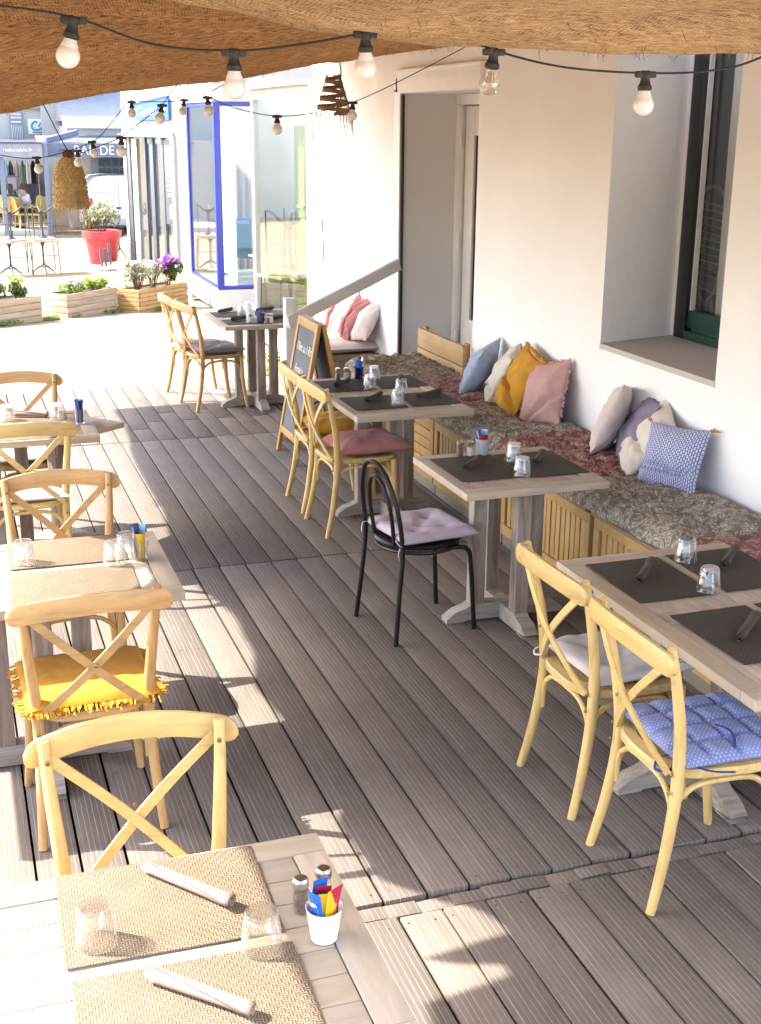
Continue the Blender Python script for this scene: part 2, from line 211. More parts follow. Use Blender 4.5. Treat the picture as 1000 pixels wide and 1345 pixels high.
MT = dict(
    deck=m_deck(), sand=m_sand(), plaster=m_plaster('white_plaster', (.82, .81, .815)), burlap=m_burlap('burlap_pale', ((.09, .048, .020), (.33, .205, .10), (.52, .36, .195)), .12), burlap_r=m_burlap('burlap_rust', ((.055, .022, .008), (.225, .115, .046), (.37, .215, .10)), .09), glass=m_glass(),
    street=m_plaster('street_plaster', (.50, .475, .44), .1), sillm=m_plaster('sill_render', (.50, .47, .45), .35), reveal=m_plaster('reveal_shade_grey', (.66, .64, .635), .12),
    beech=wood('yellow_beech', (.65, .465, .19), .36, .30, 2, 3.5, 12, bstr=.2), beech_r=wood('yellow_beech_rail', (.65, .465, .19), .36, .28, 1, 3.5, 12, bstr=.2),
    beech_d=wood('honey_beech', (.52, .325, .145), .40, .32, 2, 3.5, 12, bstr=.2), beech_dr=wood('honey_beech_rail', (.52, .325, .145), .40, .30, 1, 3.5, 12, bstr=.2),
    cane=weave('woven_cane', (.25, .14, .05), (.60, .40, .18), 110), bolt=mat('brass_bolt', (.22, .15, .07), .35, .1, 30, 0, metal=.8),
    ttop=wood('whitewashed_wood', (.56, .475, .37), .6, .24, 0, 3, 10, .25, .25, grey=(.40, .345, .30)),
    ttopy=wood('whitewashed_wood_cross', (.56, .475, .37), .6, .24, 1, 3, 10, .25, .25, grey=(.40, .345, .30)),
    tleg=wood('weathered_teak', (.25, .175, .135), .65, .28, 2, 3, 10, .15, .25, grey=(.36, .315, .28)),
    tfoot=wood('grey_teak_foot', (.30, .255, .22), .7, .22, 0, 3, 10, .12, .25, grey=(.38, .345, .31)),
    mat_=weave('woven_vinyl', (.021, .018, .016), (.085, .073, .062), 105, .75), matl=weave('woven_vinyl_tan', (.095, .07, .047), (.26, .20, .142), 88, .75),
    napkin=fabric('taupe_paper', (.065, .046, .039), .1), nap_lit=fabric('taupe_paper_sunlit', (.27, .19, .165), .1),  # second paper is the same taupe with sunlight brightened into its colour
    black=mat('black_metal', (.018, .017, .018), .35, .1, 20, .05, metal=.6), rubber=mat('black_rubber', (.02, .019, .018), .6, .1, 30, .1),
    bench=wood('pine_slats', (.50, .315, .125), .55, .22, 2, 3, 10, .2), bench_d=wood('pine_lid', (.27, .175, .10), .55, .25, 1, 3, 10, .15),
    plank=wood('pine_planks', (.56, .37, .18), .55, .22, 1, 3, 10, .15), plinth=wood('grey_plinth', (.22, .19, .165), .7, .2, 1, 3, 10),
    q_grey=fabric('grey_beige_print', (.42, .38, .31), .2, c2=(.13, .112, .092), patt='paisley', ps=21),
    q_red=fabric('red_paisley_print', (.40, .23, .185), .2, c2=(.12, .04, .042), patt='paisley', ps=15),
    q_pink=fabric('faded_rose_print', (.40, .25, .215), .2, c2=(.15, .07, .065), patt='paisley', ps=17),
    p_blue=fabric('soft_blue', (.30, .36, .47), .12), p_white=fabric('cream_linen', (.62, .565, .50), .07), p_must=fabric('mustard_velvet', (.50, .25, .025), .15),
    p_pink=fabric('dusty_pink', (.46, .27, .25), .1), p_pale=fabric('pale_rose_linen', (.56, .48, .455), .07), p_purp=fabric('violet_grey', (.20, .175, .24), .12),
    p_knit=fabric('blue_knit', (.13, .15, .34), .1, c2=(.56, .57, .67), patt='knit', ps=12), p_dots=fabric('blue_dotted', (.19, .225, .43), .1, c2=(.42, .45, .63), patt='dots', ps=36),
    p_lav=fabric('lavender_cotton', (.44, .375, .42), .08), p_rose=fabric('old_rose', (.37, .155, .15), .1), p_grey=fabric('slate_grey', (.19, .175, .19), .12), p_cream=fabric('off_white_cotton', (.55, .51, .49), .07),
    ribbon=fabric('dark_blue_ribbon', (.03, .05, .22), .1),
    white=mat('white_paint', (.78, .76, .74), .45, .04, 4, .06), offw=mat('grey_white_paint', (.66, .645, .63), .5, .08, 5, .12, 40),
    green=mat('dark_green_paint', (.012, .055, .038), .3, .15, 8, .05), darkf=mat('near_black_frame', (.012, .013, .014), .35, .1, 8, .05),
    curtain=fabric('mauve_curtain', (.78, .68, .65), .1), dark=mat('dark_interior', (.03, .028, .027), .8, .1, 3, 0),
    rattan=wood('pale_rattan', (.50, .38, .24), .5, .2, 2, 5, 6), pane=glass_pane('window_glass', (.88, .91, .91), .05), pane2=glass_pane('shop_glass', (.92, .96, .96), .14),
    slate=mat('chalkboard_slate', (.10, .108, .125), .75, .2, 6, .05), chalk=mat('chalk', (.72, .72, .72), .95, .1, 40, .3),
    honey=wood('honey_pine', (.46, .25, .075), .5, .2, 2, 3, 9), metal=mat('brushed_steel', (.5, .49, .47), .3, .1, 20, .05, metal=1),
    salt=mat('salt', (.75, .75, .74), .8, .05, 60, .1), pepper=mat('pepper', (.16, .12, .09), .9, .4, 120, .2),
    cupw=mat('white_melamine', (.74, .73, .71), .3, .03, 5, 0), cupg=mat('grey_zinc', (.36, .38, .40), .45, .08, 10, .05),
    cupb=glass_pane('blue_glass', (.12, .28, .62), .1), clear=glass_pane('clear_plastic', (.93, .93, .92), .08),
    sb=mat('blue_sachet', (.015, .12, .48), .35, .15, 30, .1), sy=mat('yellow_sachet', (.62, .38, .02), .4, .15, 30, .1), sr=mat('crimson_sachet', (.36, .015, .05), .35, .15, 30, .1),
    sd=mat('navy_sachet', (.02, .02, .13), .35, .15, 30, .1), sw=mat('white_sachet', (.72, .70, .68), .5, .1, 30, .1), sl=mat('pale_blue_sachet', (.2, .42, .62), .35, .15, 30, .1),
    red_ink=mat('red_ink', (.5, .03, .03), .5, .1, 9, 0),
    bulb=mat('milky_glass', (.70, .68, .65), .25, .03, 5, 0, spec=.6), straw=wood('golden_straw', (.64, .44, .19), .7, .4, 2, 8, 4, .4, .5), straw_t=wood('tan_straw', (.34, .215, .125), .8, .4, 2, 8, 4, .3, .5), straw_d=wood('brown_straw', (.20, .11, .055), .8, .4, 2, 8, 4, .4, .5),
    planter=wood('planter_wood', (.40, .30, .20), .75, .25, 0, 3, 10, .25, .25, grey=(.44, .37, .29)), soil=mat('potting_soil', (.05, .035, .025), .95, .3, 40, .6),
    leaf=leafmat('green_leaves', (.04, .075, .02), (.14, .19, .06)), leafg=leafmat('grey_green_leaves', (.14, .16, .09), (.34, .34, .22)), leafy=leafmat('lime_leaves', (.16, .24, .04), (.34, .40, .09)),
    flow=leafmat('purple_petals', (.26, .07, .34), (.48, .18, .50)), floww=leafmat('pale_petals', (.42, .38, .55), (.66, .62, .66)), twig=wood('twig_bark', (.14, .10, .07), .8, .3, 2, 5, 6),
    potred=mat('red_plastic', (.52, .055, .07), .4, .08, 5, .05), stone=mat('grey_concrete', (.33, .32, .31), .8, .15, 8, .3),
    ashc=mat('anthracite_frame', (.085, .095, .115), .4, .1, 6, .05), greyf=mat('grey_alu', (.40, .40, .40), .4, .06, 6, .05), alu=mat('white_alu', (.50, .50, .49), .4, .05, 6, .03),
    bluef=mat('cobalt_blue_frame', (.012, .03, .27), .35, .1, 6, .04), signb=mat('sign_blue', (.03, .12, .55), .4, .1, 6, 0), lett=mat('white_lettering', (.80, .79, .78), .5, .02, 5, 0),
    awn=fabric('slate_blue_awning', (.17, .19, .25), .1), awn_l=fabric('pale_grey_awning', (.34, .34, .38), .1), teal=mat('teal_logo', (.0, .28, .27), .4, .05, 5, 0), redl=mat('red_logo', (.55, .04, .04), .4, .05, 5, 0),
    roofg=mat('grey_roofing', (.30, .30, .32), .6, .1, 4, .1), winblue=mat('grey_blue_joinery', (.20, .23, .29), .5, .08, 5, .05), winglass=mat('dark_window_glass', (.05, .06, .075), .08, .2, 3, 0),
    van=mat('white_van_paint', (.70, .70, .71), .25, .03, 3, 0), tyre=mat('tyre', (.02, .02, .02), .8, .1, 20, .2), poster=mat('teal_poster', (.04, .17, .24), .5, .25, 7, 0),
    lime=mat('lime_board', (.36, .42, .10), .6, .15, 3, .05), bgold=wood('yellow_wicker', (.55, .40, .13), .6, .25, 2, 6, 5), iron=mat('cast_iron', (.045, .042, .045), .5, .15, 15, .15),
    bist=wood('pale_pine_top', (.58, .46, .32), .55, .15, 0, 3, 9, .15), skin=mat('skin', (.48, .27, .19), .55, .06, 8, .05), hair=mat('brown_hair', (.06, .035, .022), .6, .2, 30, .2),
    shirt=fabric('white_shirt', (.62, .62, .64), .06), vest=fabric('black_vest', (.025, .024, .03), .1), teal_top=fabric('teal_top', (.02, .12, .16), .1), jeans=fabric('denim', (.09, .12, .22), .12),
    cloth1=fabric('washed_pink_cloth', (.5, .3, .33), .15), cloth2=fabric('washed_green_cloth', (.16, .25, .22), .2),
    weed=leafmat('weeds', (.10, .16, .04), (.30, .32, .09)), paving=mat('pale_paving', (.52, .46, .40), .9, .1, 3, .2), floorin=mat('shop_floor', (.42, .38, .33), .5, .1, 2, .05),
)

# ------------------------------------------------------------------ mesh builder
class B:
    def __init__(s): s.bm = bmesh.new(); s.uv = s.bm.loops.layers.uv.new('UVMap')
    def box(s, c, d, rot=None, bev=0, taper=None):
        r = bmesh.ops.create_cube(s.bm, size=1); vs = r['verts']
        for v in vs:
            v.co = V((v.co.x*d[0], v.co.y*d[1], v.co.z*d[2]))
            if taper and v.co.z < 0: v.co.x *= taper; v.co.y *= taper
        if bev:
            es = list({e for v in vs for e in v.link_edges})
            o = bmesh.ops.bevel(s.bm, geom=es, offset=bev, segments=2, affect='EDGES', profile=.6); vs = list(set(o['verts']) | {v for v in vs if v.is_valid})
        m = M4.Translation(V(c))
        if rot is not None: m = m @ (rot.to_4x4() if hasattr(rot, 'to_4x4') else M4.Rotation(rot, 4, 'Z'))
        for v in vs: v.co = m @ v.co
        return s
    def beam(s, a, b, w, h, bev=0, up=(0, 0, 1)):
        a, b = V(a), V(b); x = (b-a); L = x.length; x.normalize(); y = V(up).cross(x)
        if y.length < 1e-4: y = V((0, 1, 0)).cross(x)
        y.normalize(); z = x.cross(y); rot = M4((x, y, z)).transposed()
        return s.box((a+b)/2, (L, w, h), rot, bev)
    def tube(s, pts, r, seg=10, closed=False, flat=1.0):
        pts = [V(p) for p in pts]; n = len(pts); rs = r if isinstance(r, (list, tuple)) else [r]*n
        rings = []; prev = None
        for i, p in enumerate(pts):
            if closed: d = pts[(i+1) % n]-pts[i-1]
            else: d = pts[min(i+1, n-1)]-pts[max(i-1, 0)]
            d.normalize()
            if prev is None:
                a = V((0, 0, 1)) if abs(d.z) < .9 else V((0, 1, 0)); u = d.cross(a).normalized()
            else: u = (prev-d*prev.dot(d)).normalized()
            prev = u; w = d.cross(u)
            rings.append([s.bm.verts.new(p+(u*math.cos(2*PI*k/seg)+w*math.sin(2*PI*k/seg)*flat)*rs[i]) for k in range(seg)])
        m = n if closed else n-1
        for i in range(m):
            A, C = rings[i], rings[(i+1) % n]
            off = 0
            if closed and i == n-1:
                off = min(range(seg), key=lambda o: (A[0].co-C[o].co).length)
            for k in range(seg): s.bm.faces.new((A[k], A[(k+1) % seg], C[(k+1+off) % seg], C[(k+off) % seg]))
        if not closed:
            s.bm.faces.new(rings[0][::-1]); s.bm.faces.new(rings[-1])
        return s
    def lathe(s, prof, c=(0, 0, 0), seg=20, m=None, sq=None):
        c = V(c); rings = []
        for r, z in prof:
            if r < 1e-5: vs = [s.bm.verts.new((0, 0, z))]
            else: vs = [s.bm.verts.new((r*math.cos(2*PI*k/seg), r*math.sin(2*PI*k/seg), z)) for k in range(seg)]
            rings.append(vs)
        for i in range(len(prof)-1):
            A, C = rings[i], rings[i+1]
            for k in range(seg):
                q = [A[k % len(A)], A[(k+1) % len(A)], C[(k+1) % len(C)], C[k % len(C)]]
                u = []
                for v in q:
                    if v not in u: u.append(v)
                if len(u) > 2: s.bm.faces.new(u)
        for vs in rings:
            for v in vs: v.co = c+((m @ v.co) if m is not None else v.co)
        return s
    def prism(s, out, h, f):
        """out: 2-D outline, extruded from 0 to h; f maps (a,b,t) to a point"""
        lo = [s.bm.verts.new(f(a, b, 0)) for a, b in out]; hi = [s.bm.verts.new(f(a, b, h)) for a, b in out]
        n = len(out); s.bm.faces.new(lo[::-1]); s.bm.faces.new(hi)
        for i in range(n): s.bm.faces.new((lo[i], lo[(i+1) % n], hi[(i+1) % n], hi[i]))
        return s
    def quad(s, *p): s.bm.faces.new([s.bm.verts.new(V(q)) for q in p]); return s
    def grid(s, nu, nv, f, uvs=None):
        vs = [[s.bm.verts.new(f(i/nu, j/nv)) for j in range(nv+1)] for i in range(nu+1)]
        for i in range(nu):
            for j in range(nv):
                fc = s.bm.faces.new((vs[i][j], vs[i+1][j], vs[i+1][j+1], vs[i][j+1]))
                for lp, (a, b) in zip(fc.loops, ((i, j), (i+1, j), (i+1, j+1), (i, j+1))):
                    lp[s.uv].uv = uvs(a/nu, b/nv) if uvs else (a/nu, b/nv)
        return vs
    def leaves(s, c, rad, n, size, shell=.3, rng=random):
        c = V(c)
        for _ in range(n):
            while 1:
                p = V((rng.uniform(-1, 1), rng.uniform(-1, 1), rng.uniform(-1, 1)))
                if shell < p.length < 1: break
            q = c+V((p.x*rad[0], p.y*rad[1], p.z*rad[2]))
            a = V((rng.gauss(0, 1), rng.gauss(0, 1), rng.gauss(0, 1)+.5)).normalized(); b = a.cross(V((rng.gauss(0, 1), rng.gauss(0, 1), rng.gauss(0, 1)))).normalized()
            l = size*rng.uniform(.6, 1.3); w = l*.32
            s.quad(q-a*l*.5, q+b*w, q+a*l*.5, q-b*w)
        return s
    def build(s, name, m, parent=None, angle=35, loc=None, recalc=True):
        if recalc: bmesh.ops.recalc_face_normals(s.bm, faces=s.bm.faces[:])
        me = bpy.data.meshes.new(name); s.bm.to_mesh(me); s.bm.free()
        me.materials.append(MT[m] if isinstance(m, str) else m)
        if angle:
            for p in me.polygons: p.use_smooth = True
            me.set_sharp_from_angle(angle=R(angle))
        o = bpy.data.objects.new(name, me); COL.objects.link(o)
        if parent is not None: o.parent = parent
        if loc is not None: o.location = loc
        return o
def tag(o, label=None, cat=None, group=None, kind=None):
    if label: o['label'] = label
    if cat: o['category'] = cat
    if group: o['group'] = group
    if kind: o['kind'] = kind
    return o
def thing(name, label, cat, loc=(0, 0, 0), rz=0, group=None):
    o = bpy.data.objects.new(name, None); COL.objects.link(o); o.empty_display_size = .1
    o.location = loc; o.rotation_euler = (0, 0, rz); return tag(o, label, cat, group)
def kids(o): return [x for x in KID.get(o.name, [])]
KID = {}
def index():
    KID.clear()
    for o in COL.objects:
        if o.parent: KID.setdefault(o.parent.name, []).append(o)
def dup(root, loc, rz=0, label=None, group=None, swap=None):
    def cp(o, par):
        c = o.copy(); COL.objects.link(c)
        if par is not None: c.parent = par
        for k in KID.get(o.name, []): cp(k, c)
        return c
    r = cp(root, None); r.location = loc; r.rotation_euler = (0, 0, rz)
    if label: r['label'] = label
    if group: r['group'] = group
    return r
def rotz(a): return M4.Rotation(a, 3, 'Z')
def bez(p0, p1, p2, p3, n=8):
    p0, p1, p2, p3 = map(V, (p0, p1, p2, p3)); o = []
    for i in range(n+1):
        t = i/n; o.append(p0*(1-t)**3+p1*3*t*(1-t)**2+p2*3*t*t*(1-t)+p3*t**3)
    return o
def spline(pts, n=6):
    P = [V(p) for p in pts]; o = []
    for i in range(len(P)-1):
        a = P[max(i-1, 0)]; b = P[i]; c = P[i+1]; d = P[min(i+2, len(P)-1)]
        for k in range(n):
            t = k/n; o.append(.5*((2*b)+(c-a)*t+(2*a-5*b+4*c-d)*t*t+(3*b-a-3*c+d)*t**3))
    return o+[P[-1]]
def text_mesh(txt, size, name, m, parent, mtx, ext=.004, shear=0, sx=1):
    cu = bpy.data.curves.new('t', 'FONT'); cu.body = txt; cu.size = size; cu.extrude = ext; cu.align_x = 'CENTER'; cu.align_y = 'CENTER'; cu.shear = shear
    ob = bpy.data.objects.new('t', cu); COL.objects.link(ob); bpy.context.view_layer.update()
    me = bpy.data.meshes.new_from_object(ob.evaluated_get(bpy.context.evaluated_depsgraph_get())); bpy.data.objects.remove(ob)
    for v in me.vertices: v.co.x *= sx
    me.materials.clear(); me.materials.append(MT[m]); o = bpy.data.objects.new(name, me); COL.objects.link(o); o.parent = parent
    me.transform(mtx); return o
def frame_mtx(c, x, up):
    x = V(x).normalized(); up = V(up).normalized(); z = x.cross(up).normalized(); y = z.cross(x)
    m = M4((x, y, z)).transposed().to_4x4(); m.translation = V(c); return m
def gz(y):
    P = [(11.6, -.12), (17, -.3), (26, -.85), (37, -1.0), (400, -1.0)]
    if y <= 11.6: return -.12
    for (a, p), (b, q) in zip(P, P[1:]):
        if y <= b: return p+(q-p)*(y-a)/(b-a)
    return -1.0

# ------------------------------------------------------------------ camera, sky, sun
f, yh, xv, roll = 1641.1, 164.147, -90.31, .008613        # solved from the deck joints, jambs and boards
th = math.atan((672-yh)/f); up = V((0, -math.cos(th), -math.sin(th))); d = V((xv-500, yh-672, f)).normalized(); r_ = d.cross(up)
RR = M4.Rotation(roll, 3, 'Z'); Xc, Yc, Zc = RR @ r_, RR @ d, RR @ up
cam = bpy.data.cameras.new('camera'); co = bpy.data.objects.new('camera', cam); COL.objects.link(co)
right = V((Xc.x, Yc.x, Zc.x)); upw = -V((Xc.y, Yc.y, Zc.y)); back = -V((Xc.z, Yc.z, Zc.z))
mw = M4((right, upw, back)).transposed().to_4x4(); mw.translation = V((0, 0, 2.31)); co.matrix_world = mw
cam.sensor_fit = 'VERTICAL'; cam.sensor_height = 36; cam.lens = f/1345*36; cam.clip_end = 2000; cam.clip_start = .05
sc.camera = co
SUN = V((.92, -.46, -1)).normalized()
w = bpy.data.worlds.new('World'); sc.world = w; w.use_nodes = True
sky = w.node_tree.nodes.new('ShaderNodeTexSky'); sky.sky_type = 'NISHITA'; sky.sun_disc = False
sky.sun_elevation = math.asin(-SUN.z); sky.sun_rotation = math.atan2(-SUN.x, -SUN.y) % (2*PI); sky.dust_density = 2.5; sky.air_density = 1.0
bg = w.node_tree.nodes['Background']; bg.inputs[1].default_value = .15; w.node_tree.links.new(sky.outputs[0], bg.inputs[0])
sl = bpy.data.lights.new('sun', 'SUN'); sl.energy = 3.05; sl.angle = R(.53); sl.color = (1, .93, .80)
so = bpy.data.objects.new('sun', sl); COL.objects.link(so); so.rotation_euler = SUN.to_track_quat('-Z', 'Y').to_euler(); so.location = (-6, 6, 9)
sc.view_settings.view_transform = 'Standard'; sc.view_settings.look = 'None'; sc.view_settings.exposure = 2.67; sc.view_settings.gamma = 1
cy = sc.cycles; cy.max_bounces = 12; cy.transmission_bounces = 10; cy.transparent_max_bounces = 12; cy.diffuse_bounces = 6; cy.caustics_reflective = False; cy.caustics_refractive = False
cy.sample_clamp_indirect = 6; cy.use_denoising = True; cy.blur_glossy = .5

# ------------------------------------------------------------------ ground
b = B(); ys = [-60, -10, 0, 6, 11.6, 14.3, 17, 21.5, 26, 31, 37, 60, 160, 400]
vs = [[b.bm.verts.new((x, y, gz(y))) for x in (-300, -60, -20, -5, 0, 5, 20, 60, 300)] for y in ys]
for i in range(len(ys)-1):
    for j in range(8): b.bm.faces.new((vs[i][j], vs[i][j+1], vs[i+1][j+1], vs[i+1][j]))
tag(b.build('ground', 'sand', angle=0), kind='structure')
# deck: bands of grooved boards along Y
rng = random.Random(3); b = B(); P = .1451; X0 = 1.2616
bands = [(-2.0, 3.085, .012), (3.17, 6.365, -.003), (6.377, 9.315, .006), (9.327, 11.52, 0)]
for bi, (y0, y1, off) in enumerate(bands):
    for k in range(-24, 17):
        x0 = X0+k*P+off+.003; x1 = x0+P-.0068-rng.uniform(0, .003)
        if x0 > 3.5: continue
        segs = [(y0, y1)]
        if bi == 3: c = 9.327+(.62 if k % 2 else .95 if k % 3 else .4); segs = [(y0, c-.003), (c+.003, y1-rng.uniform(0, .02))]
        for a, c in segs:
            z = rng.uniform(-.0022, .0015)
            b.box(((x0+x1)/2+rng.uniform(-.0008, .0008), (a+c)/2, -.014+z), (x1-x0, c-a-rng.uniform(0, .012), .028), rng.uniform(-.0004, .0004), .0025)
# the split cross board between two bands
xs = [-2.2+.11*i for i in range(53)]
for i in range(len(xs)-1):
    j = rng.uniform(-.004, .004); w0 = .058+rng.uniform(-.01, .01)
    b.box(((xs[i]+xs[i+1])/2, 3.128+j, -.022+rng.uniform(-.004, .005)), (.1105, w0, .03), rng.uniform(-.05, .05), .004)
deck = tag(b.build('deck_floor', 'deck'), kind='structure')
sb_ = B()
for y in (3.215, 4.25, 5.3, 6.32, 6.42, 7.4, 8.35, 9.27, 9.37, 10.4, 11.4, 3.04, 2.1):
    for k in range(-14, 16):
        for o_ in (.032, .112):
            if rng.random() < .8: sb_.lathe([(0, .0008), (.0032, .0008), (.0036, 0)], (X0+k*P+o_+rng.uniform(-.003, .003), y+rng.uniform(-.006, .006), -.0008), 8)
tag(sb_.build('deck_screws', 'rubber', angle=0), kind='structure')
b = B(); b.box((.6, 4.7, -.105), (6.0, 13.5, .05)); b.box((.6, 11.46, -.07), (6, .03, .11)); tag(b.build('dark_deck_underlay', 'dark'), kind='structure')  # near-black sheet darkens the gaps between the boards

# ------------------------------------------------------------------ white house on the right
def wall_holes(b, ys, zs, holes, xf, xb):
    """front/back sheets with openings; holes maps (i,j) cell -> None; reveals splay to the back rectangle"""
    def P3(x, y, z): return b.bm.verts.new((x, y, z))
    for i in range(len(ys)-1):
        for j in range(len(zs)-1):
            if (i, j) in holes: continue
            b.quad((xf, ys[i], zs[j]), (xf, ys[i+1], zs[j]), (xf, ys[i+1], zs[j+1]), (xf, ys[i], zs[j+1]))
house = thing('white_house', 'white plastered house with a deep window recess and an open door beside the bench', 'house', (3.5, 6, -.12))
def H(bld, name, m, parent=house, **k):
    for v in bld.bm.verts: v.co -= V((3.5, 6, -.12))
    return bld.build(name, m, parent, **k)
b = B()
YS = [-8, 5.17, 6.335, 8.2, 9.715, 12.3]; ZS = [-.12, 0.0, 1.125, 2.55, 3.3, 6]
holes = {(1, 2), (1, 3), (3, 1), (3, 2)}
wall_holes(b, YS, ZS, holes, 3.5, 4.1)
bmesh.ops.remove_doubles(b.bm, verts=b.bm.verts[:], dist=1e-4)
b.quad((3.5, 12.3, -.12), (8, 12.3, -.12), (8, 12.3, 6), (3.5, 12.3, 6)); b.quad((3.5, -8, -.12), (9, -8, -.12), (9, -8, 6), (3.5, -8, 6)); b.quad((3.5, -8, 6), (9, -8, 6), (9, 12.3, 6), (3.5, 12.3, 6))
b.quad((9, -8, -.12), (9, 12.3, -.12), (9, 12.3, 6), (9, -8, 6))
# door near reveal and head
b.quad((3.5, 8.2, 0), (4.1, 8.2, 0), (4.1, 8.2, 2.55), (3.5, 8.2, 2.55)); b.quad((3.5, 8.2, 2.55), (4.1, 8.2, 2.55), (4.1, 9.715, 2.55), (3.5, 9.715, 2.55))
H(b, 'wall', 'plaster', angle=0)
b = B()   # window reveals, splayed, slightly greyer paint
b.quad((3.5, 6.335, 1.125), (4.06, 6.49, 1.125), (4.06, 6.49, 3.3), (3.5, 6.335, 3.3)); b.quad((3.5, 5.17, 1.125), (3.5, 5.17, 3.3), (4.06, 5.0, 3.3), (4.06, 5.0, 1.125)); b.quad((3.5, 5.17, 3.3), (3.5, 6.335, 3.3), (4.06, 6.49, 3.3), (4.06, 5, 3.3))
H(b, 'window_reveal', 'plaster', angle=0)
b = B(); b.prism([(3.496, 5.168), (4.06, 4.99), (4.06, 6.495), (3.496, 6.337)], .03, lambda x, y, t: (x, y, 1.0975+t)); H(b, 'window_sill', 'sillm', angle=0)
b = B(); b.quad((3.5, 9.715, 0), (3.5, 9.715, 2.55), (3.95, 9.715, 2.55), (3.95, 9.715, 0)); H(b, 'door_reveal', 'reveal', angle=0)  # doorway shade is put into this reveal's greyer colour
# window joinery at the back of the recess
win = B(); win.box((4.075, 6.475, 2.2), (.05, .035, 2.15)); wf = H(win, 'window_frame', 'white', angle=20)
b = B(); b.box((4.08, 6.40, 2.2), (.06, .115, 2.15), None, .004); H(b, 'casing', 'darkf', wf, angle=20) 
b = B(); b.box((4.09, 5.66, 1.245), (.05, 1.36, .10), None, .004); b.box((4.072, 5.68, 1.153), (.055, 1.32, .05), None, .004); b.box((4.075, 5.66, 1.187), (.03, 1.25, .025), None, .003)
for y in (6.2, 6.0, 5.8): b.lathe([(0, 0), (.004, 0), (.004, .006), (0, .006)], (4.061, y, 1.187), 8, M4.Rotation(-PI/2, 3, 'Y'))
sash = H(b, 'bottom_rail', 'green', angle=20)
b = B(); b.box((4.112, 5.70, 2.26), (.006, 1.30, 1.94)); H(b, 'window_pane', 'pane', angle=0)
b = B(); b.box((4.09, 6.335, 2.26), (.03, .012, 1.94)); H(b, 'glazing_bar', 'offw', angle=0)
b = B()   # the room behind
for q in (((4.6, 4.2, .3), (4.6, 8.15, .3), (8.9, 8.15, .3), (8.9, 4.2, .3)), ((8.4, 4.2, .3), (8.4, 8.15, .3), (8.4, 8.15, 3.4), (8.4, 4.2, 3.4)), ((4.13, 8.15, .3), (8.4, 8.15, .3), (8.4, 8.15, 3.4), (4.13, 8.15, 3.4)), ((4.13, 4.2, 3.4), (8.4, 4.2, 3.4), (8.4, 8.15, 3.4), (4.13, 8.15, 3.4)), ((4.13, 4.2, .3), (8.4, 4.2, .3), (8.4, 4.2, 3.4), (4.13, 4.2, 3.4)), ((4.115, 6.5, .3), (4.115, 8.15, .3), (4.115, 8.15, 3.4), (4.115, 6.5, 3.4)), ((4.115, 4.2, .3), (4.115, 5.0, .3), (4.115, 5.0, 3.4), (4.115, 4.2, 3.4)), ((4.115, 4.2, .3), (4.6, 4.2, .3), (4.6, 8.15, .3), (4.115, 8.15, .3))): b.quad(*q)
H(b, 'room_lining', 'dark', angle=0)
b = B()
def cur(u, v): return V((4.15+.014*math.sin(u*38)+.006*math.sin(u*91+v*3), 4.6+1.60*u, 1.2+2.1*v))
b.grid(90, 4, cur); cu = H(b, 'curtain', 'curtain', angle=60)
tag(cu, 'mauve curtain drawn behind the window pane')
# open door leaf and frame inside the doorway
df = B(); df.box((4.0, 9.688, 1.235), (.11, .05, 2.47), None, .006); df.box((4.0, 8.96, 2.51), (.11, 1.5, .078), None, .006); df.box((4.0, 8.27, 1.235), (.11, .1, 2.47), None, .006); dfo = H(df, 'door_frame', 'white', angle=30)
for z in (.55, 1.35, 2.15): b = B(); b.lathe([(0, 0), (.014, 0), (.014, .11), (.009, .125), (0, .13)], (3.965, 9.652, z), 10); H(b, 'hinge', 'white', dfo)
b = B(); b.box((4.03, 9.652, 1.2), (.02, .022, 2.4)); H(b, 'door_gap', 'darkf', dfo, angle=0)
b = B()
dy0, dy1, dz0, dz1 = 8.62, 9.64, .02, 2.46
b.box((4.03, dy1-.09, 1.24), (.05, .18, 2.44), None, .004); b.box((4.03, dy0+.09, 1.24), (.05, .18, 2.44), None, .004); b.box((4.03, 9.13, .40), (.05, .66, .76), None, .004); b.box((4.03, 9.13, 2.36), (.05, .66, .2), None, .004)
dl = H(b, 'door_leaf', 'white', angle=30)
b = B(); b.box((4.0, 9.448, 1.52), (.02, .026, 1.5), None, .003); b.box((4.0, 8.825, 1.52), (.02, .03, 1.5), None, .003); b.box((4.0, 9.137, 2.255), (.02, .59, .03), None, .003); b.box((4.0, 9.137, .785), (.02, .59, .03), None, .003); H(b, 'moulding', 'white', dl, angle=30)
b = B(); b.box((4.03, 9.13, 1.52), (.012, .66, 1.5)); H(b, 'glass', 'winglass', dl, angle=0)
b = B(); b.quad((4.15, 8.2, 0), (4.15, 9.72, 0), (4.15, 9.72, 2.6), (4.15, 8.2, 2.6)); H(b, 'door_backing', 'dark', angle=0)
b = B(); b.box((3.485, 8.955, 2.63), (.035, 1.66, .155), None, .004); b.box((3.478, 8.955, 2.715), (.06, 1.72, .02), None, .004); H(b, 'lintel_board', 'white', angle=30)
b = B(); b.box((3.487, 9.79, 1.3), (.03, .14, 2.62), None, .004); H(b, 'door_trim', 'white', angle=30)
b = B(); b.box((3.494, 9.708, 1.27), (.024, .022, 2.54)); b.tube([(3.47, 9.80, 2.56), (3.47, 9.80, 2.66)], .006, 6); b.box((3.465, 9.80, 2.57), (.02, .05, .015)); H(b, 'gap_shade_strip', 'darkf', angle=0)  # near-black strip paints the gap's shade between trim and reveal; small fitting above
